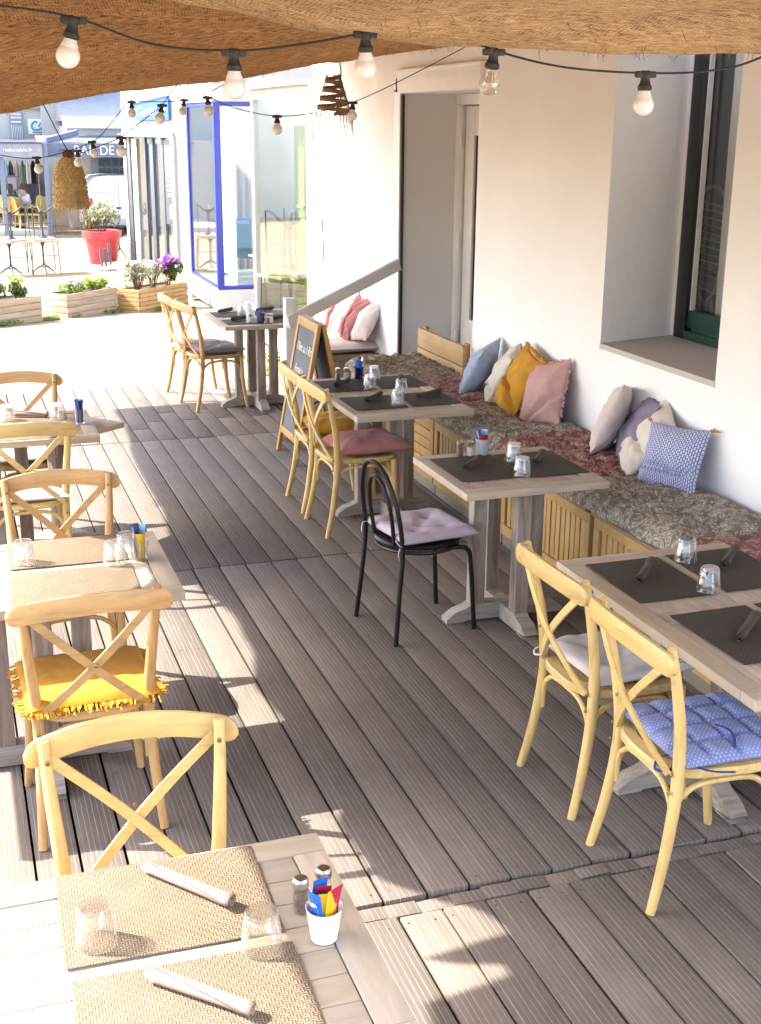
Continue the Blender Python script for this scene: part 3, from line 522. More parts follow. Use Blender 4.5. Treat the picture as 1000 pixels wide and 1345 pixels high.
b = B(); b.tube(spline([(3.492, 11.95, .2), (3.49, 11.93, .9), (3.492, 11.97, 1.3), (3.492, 11.98, 1.42)]), .007, 6); H(b, 'wall_cable', 'darkf')

# rattan chair seen through the window
rc = thing('rattan_chair', 'pale rattan chair back seen behind the window pane', 'chair', (4.30, 6.54, .3), R(20))
b = B(); ov = [(0, .17*math.cos(a)*(.75+.25*math.cos(a-PI/2)), 1.34+.34*math.sin(a)) for a in [2*PI*i/28 for i in range(28)]]
b.tube(ov, .014, 8, True); 
for s in (-1, 1): b.tube([(0, s*.05, 1.03), (.02, s*.09, .55), (.02, s*.12, 0)], .013, 8)
b.build('back_frame', 'rattan', rc)
b = B()
for i in range(13):
    z = 1.08+i*.042; hw = .15*math.sqrt(max(0, 1-((z-1.34)/.34)**2)); b.tube([(0, -hw, z-.02), (0, hw, z+.02)], .006, 6)
b.build('rung', 'rattan', rc)
b = B(); b.lathe([(0, 0), (.2, 0), (.21, .02), (.2, .04), (0, .045)], (.2, 0, .45), 20); b.build('seat', 'rattan', rc)

# ------------------------------------------------------------------ handrail
hr = thing('handrail', 'grey white wooden handrail sloping down from the doorway to a square post', 'handrail', (2.42, 9.2, 0))
b = B(); b.box((0, 0, .53), (.082, .082, 1.06), None, .004); b.build('post', 'offw', hr)
b = B(); A = V((-.035, -.062, .885)); C = V((1.04, .47, 1.235)); b.beam(A, C, .04, .095, .004); b.build('rail', 'offw', hr)
b = B(); b.box((-.05, -.33, .008), (.05, .42, .016), R(14), .003); b.box((.10, -.55, .01), (.03, .25, .02), R(10), .003); b.build('foot_plate', 'rubber', hr)

# ------------------------------------------------------------------ burlap awning, four sagging strips
EDGE = [(1.0, 1.21), (2.08, 1.20), (2.2, 1.04), (2.70, 1.06), (2.74, 1.34), (2.82, 1.34), (2.85, 1.1), (2.90, 1.12), (2.93, 1.42), (3.05, 1.38), (3.22, 1.2), (3.3, 1.13), (3.66, 1.10), (3.78, 1.15), (3.92, 1.27), (4.3, 1.27), (4.42, 1.14), (4.8, 1.10), (5.14, 1.17), (5.6, 1.19), (6.1, 1.09), (6.28, 1.24), (6.7, 1.24), (6.9, 1.10), (7.4, 1.12), (8.86, 1.15), (9.84, 1.22), (12, 1.25)]
def edge_shade(y):
    if y <= EDGE[0][0]: return EDGE[0][1]
    for (a, p), (c, q) in zip(EDGE, EDGE[1:]):
        if y <= c: return p+(q-p)*(y-a)/(c-a)
    return EDGE[-1][1]
def strip(label, y0, y1, zb, sag, xl, xr, seed, nu=110, nv=84, m='burlap_r'):
    b = B()
    def fz(u, v):
        y = y0+(y1-y0)*v; xl_ = -1.2
        for _ in range(3):
            ze = zb(xl_, v)-sag(xl_)*(math.sin(PI*v)**.8 if 0 < v < 1 else 0); xl_ = edge_shade(y-.46*ze)-.92*ze
        x = xl_+(xr-xl_)*u
        z = zb(x, v)-sag(x)*(math.sin(PI*v)**.8 if 0 < v < 1 else 0)
        z += .028*NZ.noise(V((x*1.3+seed, y*1.5, seed)))+.012*NZ.noise(V((x*5+seed, y*4, 3)))+.004*NZ.noise(V((x*17, y*15, seed)))
        return V((x, y+.05*NZ.noise(V((x*1.1, seed, v*2))), z))
    b.grid(nu, nv, fz, lambda u, v: ((xr-(-1.3))*u, (y1-y0)*v*1.1+seed*3.7))
    o = b.build('burlap_strip', m, recalc=False, angle=80)
    # stray fibres along the lowest fold
    g = B(); q = random.Random(seed)
    for _ in range(700):
        u = q.random(); v = q.gauss(.5, .07) ; p = fz(u, min(.95, max(.05, v)))
        l = q.uniform(.008, .03); dd = V((q.gauss(0, .7), q.gauss(0, .5), -abs(q.gauss(.6, .5)))).normalized(); s_ = V((q.gauss(0, 1), q.gauss(0, 1), 0)).normalized()*.0009
        m_ = p+dd*l*.5+V((q.gauss(0, .004), 0, 0)); e = p+dd*l
        g.quad(p-s_, p+s_, m_+s_*.8, m_-s_*.8); g.quad(m_-s_*.8, m_+s_*.8, e+s_*.2, e-s_*.2)
    g.build('stray_fibres', m, o, angle=0, recalc=False)
    return tag(o, label, 'awning', 'burlap strips of the awning')
strip('nearest burlap strip, its pale hairy fold crossing the whole top of the picture', 1.2, 3.55, lambda x, v: 2.70-.02*max(0, x-.6), lambda x: .215-.10*max(0, min(1, (.75-x)/.8)), None, 3.5, 1, m='burlap')
strip('second burlap strip sagging lowest at the left, rust brown with parted threads', 3.3, 6.75, lambda x, v: 2.72+.10*max(-1, x), lambda x: .41-.055*x, lambda v: -1.45+.25*math.sin(v*7+2)+.06*math.sin(v*23), 3.5, 2)
strip('third burlap strip, mostly hidden behind the second one', 6.4, 9.15, lambda x, v: 2.76+.09*max(-1, x), lambda x: .20, lambda v: -1.33+.04*math.sin(v*8), 3.5, 3, 70, 40)
strip('far burlap strip, its end shading the deck beside the handrail', 8.8, 11.75, lambda x, v: 2.72+.09*max(-1, x), lambda x: .15, lambda v: -1.33+.05*math.sin(v*6), 3.5, 4, 70, 40)

# ------------------------------------------------------------------ cross-back chair (faces +x)
def make_xchair(wd='beech', wr='beech_r'):
    t = thing('dining_chair', 'chair', 'chair', group='cross back bentwood chairs')
    for s in (-1, 1):
        pts = spline([(-.232, s*.203, 0), (-.195, s*.192, .16), (-.168, s*.183, .34), (-.163, s*.183, .47), (-.178, s*.195, .62), (-.212, s*.208, .78), (-.239, s*.214, .888)], 5)
        B().tube(pts, [.0148+.0048*math.sin(PI*min(1, i/len(pts)*1.15)) for i in range(len(pts))], 12).build('rear_leg', wd, t)
        B().tube(spline([(.225, s*.205, 0), (.195, s*.19, .2), (.185, s*.182, .44)], 5), [.014+.004*i/10 for i in range(11)], 12).build('front_leg', wd, t)
    # seat: rounded frame with a cane panel
    def ring(k):
        o = []
        for i in range(48):
            a = 2*PI*i/48; c, s_ = math.cos(a), math.sin(a)
            ex = 2/3.4; x = math.copysign(abs(c)**ex, c); y = math.copysign(abs(s_)**ex, s_)
            wy = .205+.018*x; o.append((x*(.212-k)+.005, y*(wy-k)))
        return o
    b = B(); lv = [(ring(.008), .432), (ring(0), .440), (ring(0), .456), (ring(.007), .464), (ring(.045), .464), (ring(.052), .458), (ring(.052), .434), (ring(.008), .432)]
    rows = [[b.bm.verts.new((x, y, z)) for x, y in rg] for rg, z in lv]
    for A, C in zip(rows, rows[1:]):
        for i in range(48): b.bm.faces.new((A[i], A[(i+1) % 48], C[(i+1) % 48], C[i]))
    se = b.build('seat', wr, t)
    b = B(); rg = ring(.05); b.prism(rg, .006, lambda x, y, h: (x, y, .452+h)); b.build('cane_panel', 'cane', se, angle=20)
    # crowned, curved top rail
    b = B(); n = 36; rows = []
    for i in range(n+1):
        u = math.sin((-1+2*i/n)*PI/2); y = .262*u; x = -.262-.045*(1-u*u)+.012; zc = .842+.030*(1-u*u); h = .034*max(.08, 1-max(0, (abs(u)-.87)/.13)**2)**.5; tk = .0105
        sec = [(-tk*.6, h), (tk*.6, h), (tk, h*.6), (tk, -h*.6), (tk*.6, -h), (-tk*.6, -h), (-tk, -h*.6), (-tk, h*.6)]
        rows.append([b.bm.verts.new((x+p, y, zc+q)) for p, q in sec])
    for A, C in zip(rows, rows[1:]):
        for k in range(8): b.bm.faces.new((A[k], A[(k+1) % 8], C[(k+1) % 8], C[k]))
    b.bm.faces.new(rows[0]); b.bm.faces.new(rows[-1][::-1])
    b.build('top_rail', wr, t)
    # crossing slats
    for s in (-1, 1):
        b = B(); rows = []; n = 16
        for i in range(n+1):
            v = i/n; y = s*(.205-.38*v); z = .842-.385*v; x = -.243+.058*v-.035*math.sin(PI*v)-(.006 if s > 0 else -.004)
            dy, dz = -s*.38, -.385; L = math.hypot(dy, dz); ny, nz = -dz/L*.0135, dy/L*.0135
            rows.append([b.bm.verts.new((x+o, y+e*ny, z+e*nz)) for o, e in ((-.004, -1), (-.004, 1), (.004, 1), (.004, -1))])
        for A, C in zip(rows, rows[1:]):
            for k in range(4): b.bm.faces.new((A[k], A[(k+1) % 4], C[(k+1) % 4], C[k]))
        b.bm.faces.new(rows[0]); b.bm.faces.new(rows[-1][::-1])
        b.build('cross_slat', wr, t)
    # bolts
    rx = M4.Rotation(-PI/2, 3, 'Y')
    for (x, y, z) in ((-.283, 0, .655), (-.259, .205, .845), (-.259, -.205, .845), (-.188, .183, .46), (-.188, -.183, .46), (-.19, .185, .40), (-.19, -.185, .40)):
        b = B(); b.lathe([(0, 0), (.0062, 0), (.0062, .004), (.003, .006), (0, .006)], (x, y, z), 8, rx); b.build('bolt', 'bolt', t)
    for (y, z) in ((.2, .845), (-.2, .845)): b = B(); b.lathe([(0, 0), (.0062, 0), (.0062, .004), (0, .006)], (-.208, y*1.035, z), 8, M4.Rotation(PI/2, 3, 'Y')); b.build('bolt', 'bolt', t)
    # bentwood braces between neighbouring legs
    def hoop(p, q, zt):
        p, q = V(p), V(q); a = p.copy(); c = q.copy(); m1 = p.lerp(q, .13); m2 = p.lerp(q, .87); m1.z = m2.z = zt; a2 = p.lerp(q, .02); a2.z = p.z+.085; c2 = p.lerp(q, .98); c2.z = q.z+.085
        m0 = p.lerp(q, .30); m3 = p.lerp(q, .7); m0.z = m3.z = zt+.022
        return spline([a, a2, m1, m0, m3, m2, c2, c], 5)
    fl = [(.180, -.172, .25), (.180, .172, .25)]; rl = [(-.168, -.172, .25), (-.168, .172, .25)]
    for p, q in ((fl[0], fl[1]), (rl[0], rl[1]), (rl[0], fl[0]), (rl[1], fl[1])):
        B().tube(hoop(p, q, .385), .0098, 8).build('brace', wd, t)
    return t
xc = make_xchair(); xd = make_xchair('beech_d', 'beech_dr')

# ------------------------------------------------------------------ black bentwood chair
bc = thing('bentwood_chair', 'black metal bentwood chair with two nested back hoops and a lavender cushion', 'chair', (2.0, 5.28, 0), R(8.2))
pts = spline([(-.22, -.21, 0), (-.195, -.195, .25), (-.18, -.19, .46), (-.205, -.175, .66), (-.228, -.10, .80), (-.235, 0, .838), (-.228, .10, .80), (-.205, .175, .66), (-.18, .19, .46), (-.195, .195, .25), (-.22, .21, 0)], 8)
B().tube(pts, .0115, 10).build('back_hoop', 'black', bc)
pts = spline([(-.175, -.10, .455), (-.20, -.105, .62), (-.218, -.065, .735), (-.222, 0, .765), (-.218, .065, .735), (-.20, .105, .62), (-.175, .10, .455)], 8)
B().tube(pts, .010, 10).build('inner_hoop', 'black', bc)
b = B(); b.lathe([(0, .436), (.19, .436), (.205, .441), (.208, .452), (.2, .462), (.17, .462), (0, .457)], seg=36); b.build('seat', 'black', bc)
b = B(); b.tube([(.195*math.cos(2*PI*i/36), .195*math.sin(2*PI*i/36), .425) for i in range(36)], .010, 8, True); b.build('seat_ring', 'black', bc)
for s in (-1, 1): B().tube(spline([(.06, s*.165, .424), (.13, s*.17, .424), (.178, s*.174, .405), (.195, s*.176, .33), (.218, s*.186, 0)], 6), .0115, 10).build('front_leg', 'black', bc)

# ------------------------------------------------------------------ soft goods
def pillow(name, w, h, t, m, label=None, cat='pillow', n=34, wr=.012, seed=0, pinch=.07, pw=.72, tufts=(), flat=0, parent=None, edge=.004, sq=1.0, ee=2.6, quilt=None, fold=None):
    b = B()
    def pt(u, v, s):
        x = w/2*u*(1-pinch*(1-v*v)*abs(u)**2); y = h/2*v*(1-pinch*(1-u*u)*abs(v)**2)
        k = max(0, (1-abs(u)**ee)*(1-abs(v)**ee))**pw
        z = s*(t/2*k+edge*.5)
        nn = NZ.noise(V((x*9+seed*3.1, y*9, s+seed)))*wr+NZ.noise(V((x*22+seed, y*22, s*2)))*wr*.5
        # creases running in from the corners
        nn += wr*.9*math.sin(11*(abs(u)-abs(v))+NZ.noise(V((x*4, y*4, seed)))*5)*abs(u*v)+(.35-abs(NZ.noise(V((x*7+seed, y*11+x*4, seed*1.7+s)))))*wr*.9
        z += nn*(.3+.7*k)*(1 if s > 0 else .6)
        for (a, c) in tufts:
            z -= s*t*.42*k*math.exp(-(((x-a*w)**2+(y-c*h)**2)**.5/(.03*sq)))
        if fold:
            fa, fo, fd = fold; dd_ = u*math.cos(fa)+v*math.sin(fa)-fo+.15*NZ.noise(V((u*2, v*2, seed)))
            z -= s*t*fd*k*math.exp(-(dd_/.10)**2)*(1 if s > 0 else .3); y -= h*.05*math.exp(-(dd_/.5)**2)
        if quilt and s > 0:
            n_, dp = quilt; gu = abs(((u*.5+.5)*n_+.5) % 1-.5)*w/n_; gv = abs(((v*.5+.5)*n_+.5) % 1-.5)*h/n_
            z -= dp*k*(max(math.exp(-(gu/.011)**2), math.exp(-(gv/.011)**2))+.5*math.exp(-(gu*gu+gv*gv)/.02**2))
        if flat and s < 0: z *= 1-flat
        return V((x, y, z))
    f = [[b.bm.verts.new(pt(-1+2*i/n, -1+2*j/n, 1)) for j in range(n+1)] for i in range(n+1)]
    g = [[(f[i][j] if i in (0, n) or j in (0, n) else b.bm.verts.new(pt(-1+2*i/n, -1+2*j/n, -1))) for j in range(n+1)] for i in range(n+1)]
    for q, fl in ((f, 0), (g, 1)):
        for i in range(n):
            for j in range(n):
                L = [(i, j), (i+1, j), (i+1, j+1), (i, j+1)]
                if fl: L = L[::-1]
                fc = b.bm.faces.new([q[a][c] for a, c in L])
                for lp, (a, c) in zip(fc.loops, L): lp[b.uv].uv = (a/n*w/.4, c/n*h/.4)
    o = b.build(name, m, parent, angle=75, recalc=False)
    if label: tag(o, label, cat)
    return o
def orient(o, c, n, roll=0, up=(0, 0, 1)):
    n = V(n).normalized(); u = V(up); u = (u-n*u.dot(n)).normalized(); x = u.cross(n)
    m = M4((x, u, n)).transposed() @ M4.Rotation(R(roll), 3, 'Z')
    o.matrix_world = M4.Translation(V(c)) @ m.to_4x4(); return o
GRID4 = [(a, c) for a in (-.36, -.12, .12, .36) for c in (-.36, -.12, .12, .36)]
T5 = [(-.2, -.2), (.2, -.2), (-.2, .2), (.2, .2), (0, 0)]

# ------------------------------------------------------------------ pedestal tables
def make_table(lx, ly, inner='x', name='pedestal_table', ped=((0, 0),), reach=.31, rl=.075):
    t = thing(name, 't', 'table', group='whitewashed pedestal tables'); Z = .75; h = .034
    b = B(); rails = []
    for s in (-1, 1):
        g = B(); g.box((0, s*(ly/2-rl/2), Z-h/2), (lx, rl, h), None, .003); rails.append((g, 'ttop'))
        g = B(); g.box((s*(lx/2-rl/2), 0, Z-h/2-.0004), (rl, ly-2*rl-.002, h), None, .003); rails.append((g, 'ttopy'))
    q = random.Random(int(lx*100+ly*10))
    wx, wy = lx-2*rl-.004, ly-2*rl-.004
    if inner == 'x':      # short cross planks beside the end rails, long ones between
        n = max(3, round(wy/.082)); p = wy/n
        for i in range(n):
            y = -wy/2+p*(i+.5)
            cut = [-wx/2, -wx/2+.10, wx/2-.10, wx/2]
            for a, c in zip(cut, cut[1:]): b.box(((a+c)/2, y, Z-h/2-.0012-q.uniform(0, .0006)), (c-a-.003, p-.003, h-.004), None, .0012)
    else:
        n = max(3, round(wx/.082)); p = wx/n
        for i in range(n):
            x = -wx/2+p*(i+.5)
            for a, c in ((-wy/2, -.05), (.05, wy/2)): b.box((x, (a+c)/2, Z-h/2-.0012-q.uniform(0, .0006)), (p-.003, c-a-.003, h-.004), None, .0012)
        b.box((0, 0, Z-h/2-.0008), (wx, .095, h-.003), None, .0015)
    top = b.build('tabletop', 'ttop' if inner == 'x' else 'ttopy', t, angle=25)
    for g, m_ in rails: g.build('frame_rail', m_, top, angle=25)
    zt = Z-h-.001
    for (px, py) in ped:
        for (dx, dy) in ((-.15, 0), (.15, 0), (0, -.17), (0, .17)):
            b = B(); b.box((px+dx, py+dy, (zt-.032+.088)/2), (.068, .068, zt-.032-.088), None, .003); b.build('leg', 'tleg', t, angle=25)
        b = B(); b.box((px, py, zt-.0165), (min(.5, lx-.16), .08, .031), None, .003); b.box((px, py-.145, zt-.0165), (.08, .20, .030), None, .003); b.box((px, py+.145, zt-.0165), (.08, .20, .030), None, .003); b.build('top_bearer', 'tleg', t, angle=25)
        def ft(L): return [(-L, 0), (-L, .022), (-L+.05, .058), (-L+.10, .072), (-L+.13, .088), (L-.13, .088), (L-.10, .072), (L-.05, .058), (L, .022), (L, 0), (L-.09, 0), (L-.10, .008), (-L+.10, .008), (-L+.09, 0)]
        b = B(); b.prism(ft(reach), .07, lambda a, z, k: (px+a, py-.035+k, z)); b.build('foot', 'tfoot', t, angle=25)
        for s in (-1, 1):
            F = [(.0355, .002), (.0355, .0865)]+[(x, z) for x, z in ft(reach+.02) if x > .04 and z > .0005][:5]+[(reach+.02, 0), (reach-.07, 0), (reach-.08, .008)]
            b = B(); b.prism(F, .07, lambda a, z, k: (px-.035+k, py+s*a, z)); b.build('foot', 'tfoot', t, angle=25)
    return t
def T(cx, cy, lx, ly, label, **k):
    t = make_table(lx, ly, **k); t.location = (cx, cy, 0); t['label'] = label; return t
T(2.437, 3.352, .73, 1.265, 'nearest table on the bench side, cut by the right edge, set with dark mats', inner='y', ped=((0, .2),))
T(2.447, 5.25, .715, .69, 'square pedestal table behind the black chair, set for two with dark mats', inner='y')
T(2.447, 7.06, .71, 1.12, 'pedestal table with four dark mats beside the pink and mustard chair cushions', inner='y')
T(2.42, 10.34, .70, .87, 'small pedestal table in the sun beyond the white handrail post', inner='y')
T(.045, 2.075, 1.29, .74, 'nearest table on the sunny side, whitewashed planks, cut by the lower left corner', inner='x', ped=((-.1, 0),))
T(.04, 4.44, 1.29, .715, 'sunlit table holding the cup of blue and yellow sachets', inner='x', ped=((.16, 0),))
T(.035, 6.81, 1.28, .67, 'farthest table on the sunny left side, holding the cup of navy sachets', inner='x', ped=((.1, 0),))
st = thing('side_table', 'small wooden side table turned cornerwise, its tip sticking out past the farthest left table', 'table', (.58, 7.09, 0), R(38))
b = B(); b.box((0, 0, .665), (.42, .42, .03), None, .003); b.build('tabletop', 'ttop', st, angle=25)
b = B(); b.box((-.1, .03, .325), (.07, .07, .65), None, .003); b.build('leg', 'tleg', st, angle=25); b = B(); b.box((-.1, .03, .02), (.3, .3, .04), None, .004); b.build('foot', 'tfoot', st, angle=25)

# ------------------------------------------------------------------ chairs
index()
XG = 'cross back bentwood chairs'
def chair(p, x, y, a, label, first=False):
    if first: p.location = (x, y, 0); p.rotation_euler = (0, 0, R(a)); p['label'] = label; return p
    return dup(p, (x, y, 0), R(a), label)
chair(xc, 2.105, 3.055, -1, 'yellow cross back chair with a blue dotted tufted cushion, nearest at the right', True)
chair(xc, 2.12, 3.633, 1, 'yellow cross back chair with an off white tufted cushion, second from the right front')
chair(xc, 2.185, 6.865, 2, 'yellow cross back chair carrying the old rose pillow')
chair(xc, 2.19, 7.37, -1, 'yellow cross back chair carrying the mustard pillow, next to the chalkboard')
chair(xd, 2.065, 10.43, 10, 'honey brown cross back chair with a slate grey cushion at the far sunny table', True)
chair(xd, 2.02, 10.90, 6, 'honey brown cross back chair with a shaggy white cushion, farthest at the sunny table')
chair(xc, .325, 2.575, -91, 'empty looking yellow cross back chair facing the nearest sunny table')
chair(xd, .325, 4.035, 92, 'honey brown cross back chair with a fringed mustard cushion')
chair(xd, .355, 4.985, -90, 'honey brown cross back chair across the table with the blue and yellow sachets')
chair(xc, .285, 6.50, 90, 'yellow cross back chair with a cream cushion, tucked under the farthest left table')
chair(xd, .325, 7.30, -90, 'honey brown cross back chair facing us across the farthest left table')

# seat cushions
def seatpad(x, y, rz, z=.464, lift=.03, **k):
    k.setdefault('ee', 4.5); k.setdefault('pinch', .03); o = pillow('seat_cushion', **k); o.location = (x, y, z+lift); o.rotation_euler = (0, 0, R(rz)); o['category'] = 'cushion'; return o
def ties(o, m, pts): 
    for p in pts: b = B(); b.tube(spline(p, 5), .0052 if m == 'ribbon' else .0036, 6, flat=.45); b.build('cushion_tie', m, o)
c = seatpad(2.155, 3.06, -1, w=.42, h=.42, t=.062, m='p_dots', quilt=(4, .017), seed=1, pw=.4, wr=.005, n=64, flat=.3, label='blue tufted seat cushion with small white dots', lift=.023)
ties(c, 'ribbon', [[(-.19, -.12, .0), (-.225, -.17, -.02), (-.26, -.14, -.03), (-.235, -.10, -.02), (-.2, -.11, -.005)], [(-.19, -.12, 0), (-.16, -.20, -.005), (-.12, -.235, -.01), (-.05, -.24, -.02)], [(.0, -.04, .034), (.02, -.09, .036), (.0, -.15, .034), (-.03, -.19, .015)]])
c = seatpad(2.165, 3.65, 4, w=.40, h=.40, t=.075, m='p_cream', tufts=T5, seed=2, pw=.5, wr=.009, flat=.3, label='off white tufted seat cushion on the second chair from the right front', sq=1.6, lift=.026)
ties(c, 'p_cream', [[(-.18, .17, 0), (-.23, .19, -.01), (-.25, .16, -.02), (-.22, .14, -.012), (-.19, .17, 0)], [(-.18, -.17, 0), (-.22, -.18, -.012), (-.24, -.15, -.02), (-.215, -.14, -.01), (-.18, -.17, 0)]])
c = seatpad(2.26, 6.86, 3, w=.44, h=.40, t=.115, m='p_rose', seed=3, wr=.008, flat=.35, label='old rose pillow lying on a yellow chair seat', lift=.04)
c = seatpad(2.25, 7.39, -6, w=.42, h=.40, t=.11, m='p_must', seed=4, wr=.010, flat=.35, label='mustard pillow lying on the chair beside the chalkboard', lift=.038)
c = seatpad(2.09, 10.44, 10, w=.40, h=.40, t=.09, m='p_grey', tufts=T5, seed=5, flat=.3, label='slate grey tufted cushion on the chair at the far sunny table', sq=1.5, lift=.03)
ties(c, 'p_rose', [[(-.18, .17, 0), (-.22, .2, -.06), (-.21, .21, -.14)], [(-.18, -.17, 0), (-.21, -.21, -.07), (-.2, -.2, -.16), (-.22, -.22, -.2)]])
c = seatpad(2.04, 10.90, 6, w=.40, h=.42, t=.09, m='p_white', seed=6, wr=.012, flat=.3, label='shaggy white cushion on the farthest chair of the sunny table', lift=.03)
b = B()
for k in range(160):
    a = random.uniform(0, 2*PI); x = .2*max(-1, min(1, 1.35*math.cos(a))); y = .21*max(-1, min(1, 1.35*math.sin(a)))
    b.beam((x*.93, y*.93, 0), (x*1.1+random.gauss(0, .01), y*1.1+random.gauss(0, .01), random.uniform(-.03, .02)), .008, .002)
b.build('fringe', 'p_white', c, angle=0)
c = seatpad(2.02, 5.283, 8.2, w=.40, h=.41, t=.085, m='p_lav', tufts=T5, seed=7, pw=.45, wr=.006, flat=.4, label='lavender tufted cushion tied to the black bentwood chair', sq=1.7, lift=.026)
ties(c, 'p_lav', [[(-.18, -.17, 0), (-.215, -.20, -.01), (-.235, -.19, .02), (-.22, -.165, .0), (-.2, -.18, -.03), (-.205, -.19, -.10)], [(-.18, -.16, 0), (-.21, -.17, -.05), (-.2, -.16, -.09)], [(-.18, .17, 0), (-.22, .18, .0), (-.235, .165, -.04)]])
c = seatpad(.325, 4.055, 92, w=.42, h=.44, t=.055, m='p_must', seed=8, wr=.006, pinch=.02, pw=.35, flat=.5, label='fringed mustard seat cushion on the chair by the blue and yellow sachets', lift=.018)
b = B(); q = random.Random(5)
for k in range(420):
    sd = q.randrange(4); u = q.uniform(-1, 1); x, y = ((u*.205, .212), (u*.205, -.212), (.202, u*.215), (-.202, u*.215))[sd]
    ox, oy = ((0, 1), (0, -1), (1, 0), (-1, 0))[sd]; l = q.uniform(.018, .034)
    b.beam((x, y, 0), (x+ox*l+q.gauss(0, .006), y+oy*l+q.gauss(0, .006), -q.uniform(.0, .022)), .006, .0025)
b.build('fringe', 'p_must', c, angle=0)
seatpad(.285, 6.48, 90, w=.40, h=.41, t=.07, m='p_cream', seed=9, wr=.006, flat=.4, label='cream cushion on the chair tucked under the farthest left table', lift=.025)
seatpad(.325, 7.28, -90, w=.41, h=.40, t=.085, m='p_lav', seed=10, wr=.008, flat=.4, tufts=T5, sq=1.6, label='pale lilac cushion on the chair beyond the farthest left table', lift=.03)

# ------------------------------------------------------------------ things on the tables
ZT = .7505
def placemat(x, y, w, h, label, m='mat_', rz=0):
    b = B(); b.box((0, 0, .0012), (w, h, .0024), None, .001); o = b.build('placemat', m, loc=(x, y, ZT), angle=25); o.rotation_euler.z = R(rz)
    return tag(o, label, 'placemat', 'woven placemats')
def napkin(x0, y0, x1, y1, label, m='napkin', seed=0, on=True, r=.0182, knot=False):
    a, c = V((x0, y0, 0)), V((x1, y1, 0)); L = max(.13, min(.25, (c-a).length)); ang = math.atan2((c-a).y, (c-a).x)
    b = B(); q = random.Random(seed); n = 14; seg = 44; rows = []
    for i in range(n+1):
        u = i/n; ro = []
        for k in range(seg+1):
            a_ = 2*PI*2.2*k/seg+1.9*u; rr = r*(.42+.58*k/seg)*(1+.16*(u-.5)*(1 if seed % 2 else -1)+.03*NZ.noise(V((u*4, k*.2, seed))))
            flare = 1+.18*math.exp(-((u-1)/.12)**2) - (.32*math.exp(-((u-.72)/.09)**2) if knot else 0)
            x = (u-.5)*L+(.006*math.sin(a_*.5)*(1 if u > .5 else -1)); ro.append(b.bm.verts.new((x, rr*flare*math.cos(a_), max(-r, rr*flare*.92*math.sin(a_)))))
        rows.append(ro)
    for A, C in zip(rows, rows[1:]):
        for k in range(seg): b.bm.faces.new((A[k], A[k+1], C[k+1], C[k]))
    o = b.build('napkin_roll', m, angle=60, recalc=False)
    sol = o.modifiers.new('thickness', 'SOLIDIFY'); sol.thickness = .0016
    mid = (a+c)/2; o.location = (mid.x, mid.y, ZT+(.0024 if on else 0)+r*1.02); o.rotation_euler = (0, 0, ang)
    return tag(o, label, 'napkin', 'rolled paper napkins')
def tumbler_mesh():
    b = B(); S = 54; prof = [(.0405, 0), (.0415, .003), (.0405, .028), (.0395, .032), (.0335, .082), (.031, .0865), (.024, .0872), (0, .0845)]
    inn = [(0, .073), (.027, .0735), (.0315, .066), (.0372, .030), (.0388, .003), (.0405, 0)]
    pr = prof+inn; rings = []
    for idx, (r, z) in enumerate(pr):
        if r == 0: rings.append([b.bm.verts.new((0, 0, z))]); continue
        fac = 1 if (idx < len(prof) and .03 < z < .086) else 0
        rings.append([b.bm.verts.new(((r-(.0016*(.5-.5*math.cos(2*PI*k/S*9)) if fac else 0))*math.cos(2*PI*k/S), (r-(.0016*(.5-.5*math.cos(2*PI*k/S*9)) if fac else 0))*math.sin(2*PI*k/S), z)) for k in range(S)])
    for A, C in zip(rings, rings[1:]):
        for k in range(S):
            u = []
            for v in (A[k % len(A)], A[(k+1) % len(A)], C[(k+1) % len(C)], C[k % len(C)]):
                if v not in u: u.append(v)
            if len(u) > 2: b.bm.faces.new(u)
    bmesh.ops.remove_doubles(b.bm, verts=b.bm.verts[:], dist=1e-5)
    return b
TUM = None
def tumbler(x, y, label, on=True):
    global TUM
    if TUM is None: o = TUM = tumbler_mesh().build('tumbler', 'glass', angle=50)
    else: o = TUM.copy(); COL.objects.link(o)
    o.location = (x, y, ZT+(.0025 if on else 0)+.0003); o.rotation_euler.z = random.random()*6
    return tag(o, label, 'glass', 'upturned tumblers')
def shaker(x, y, fill, label, glassy=True):
    t = thing('shaker', label, 'shaker', (x, y, ZT), group='salt and pepper shakers')
    b = B(); b.lathe([(0, .0005), (.0175, .0005), (.0185, .004), (.0175, .02), (.0155, .05), (.0165, .058), (0, .058)]); b.build('body', 'clear', t)
    b = B(); b.lathe([(0, .002), (.0155, .002), (.0155, .02), (.0142, .043), (0, .044)]); b.build('filling', fill, t)
    b = B(); b.lathe([(.0165, .0575), (.0175, .060), (.0172, .073), (.013, .078), (0, .079)]); b.build('lid', 'metal', t); return t
def cup(x, y, m, label, r0=.026, r1=.035, h=.075, thin=.0018):
    b = B(); b.lathe([(0, .0003), (r0, .0003), (r1, h), (r1+.0012, h+.001), (r1-thin, h), (r0-thin, .004), (0, .004)], seg=28)
    return tag(b.build('sachet_cup', m, loc=(x, y, ZT)), label, 'cup')
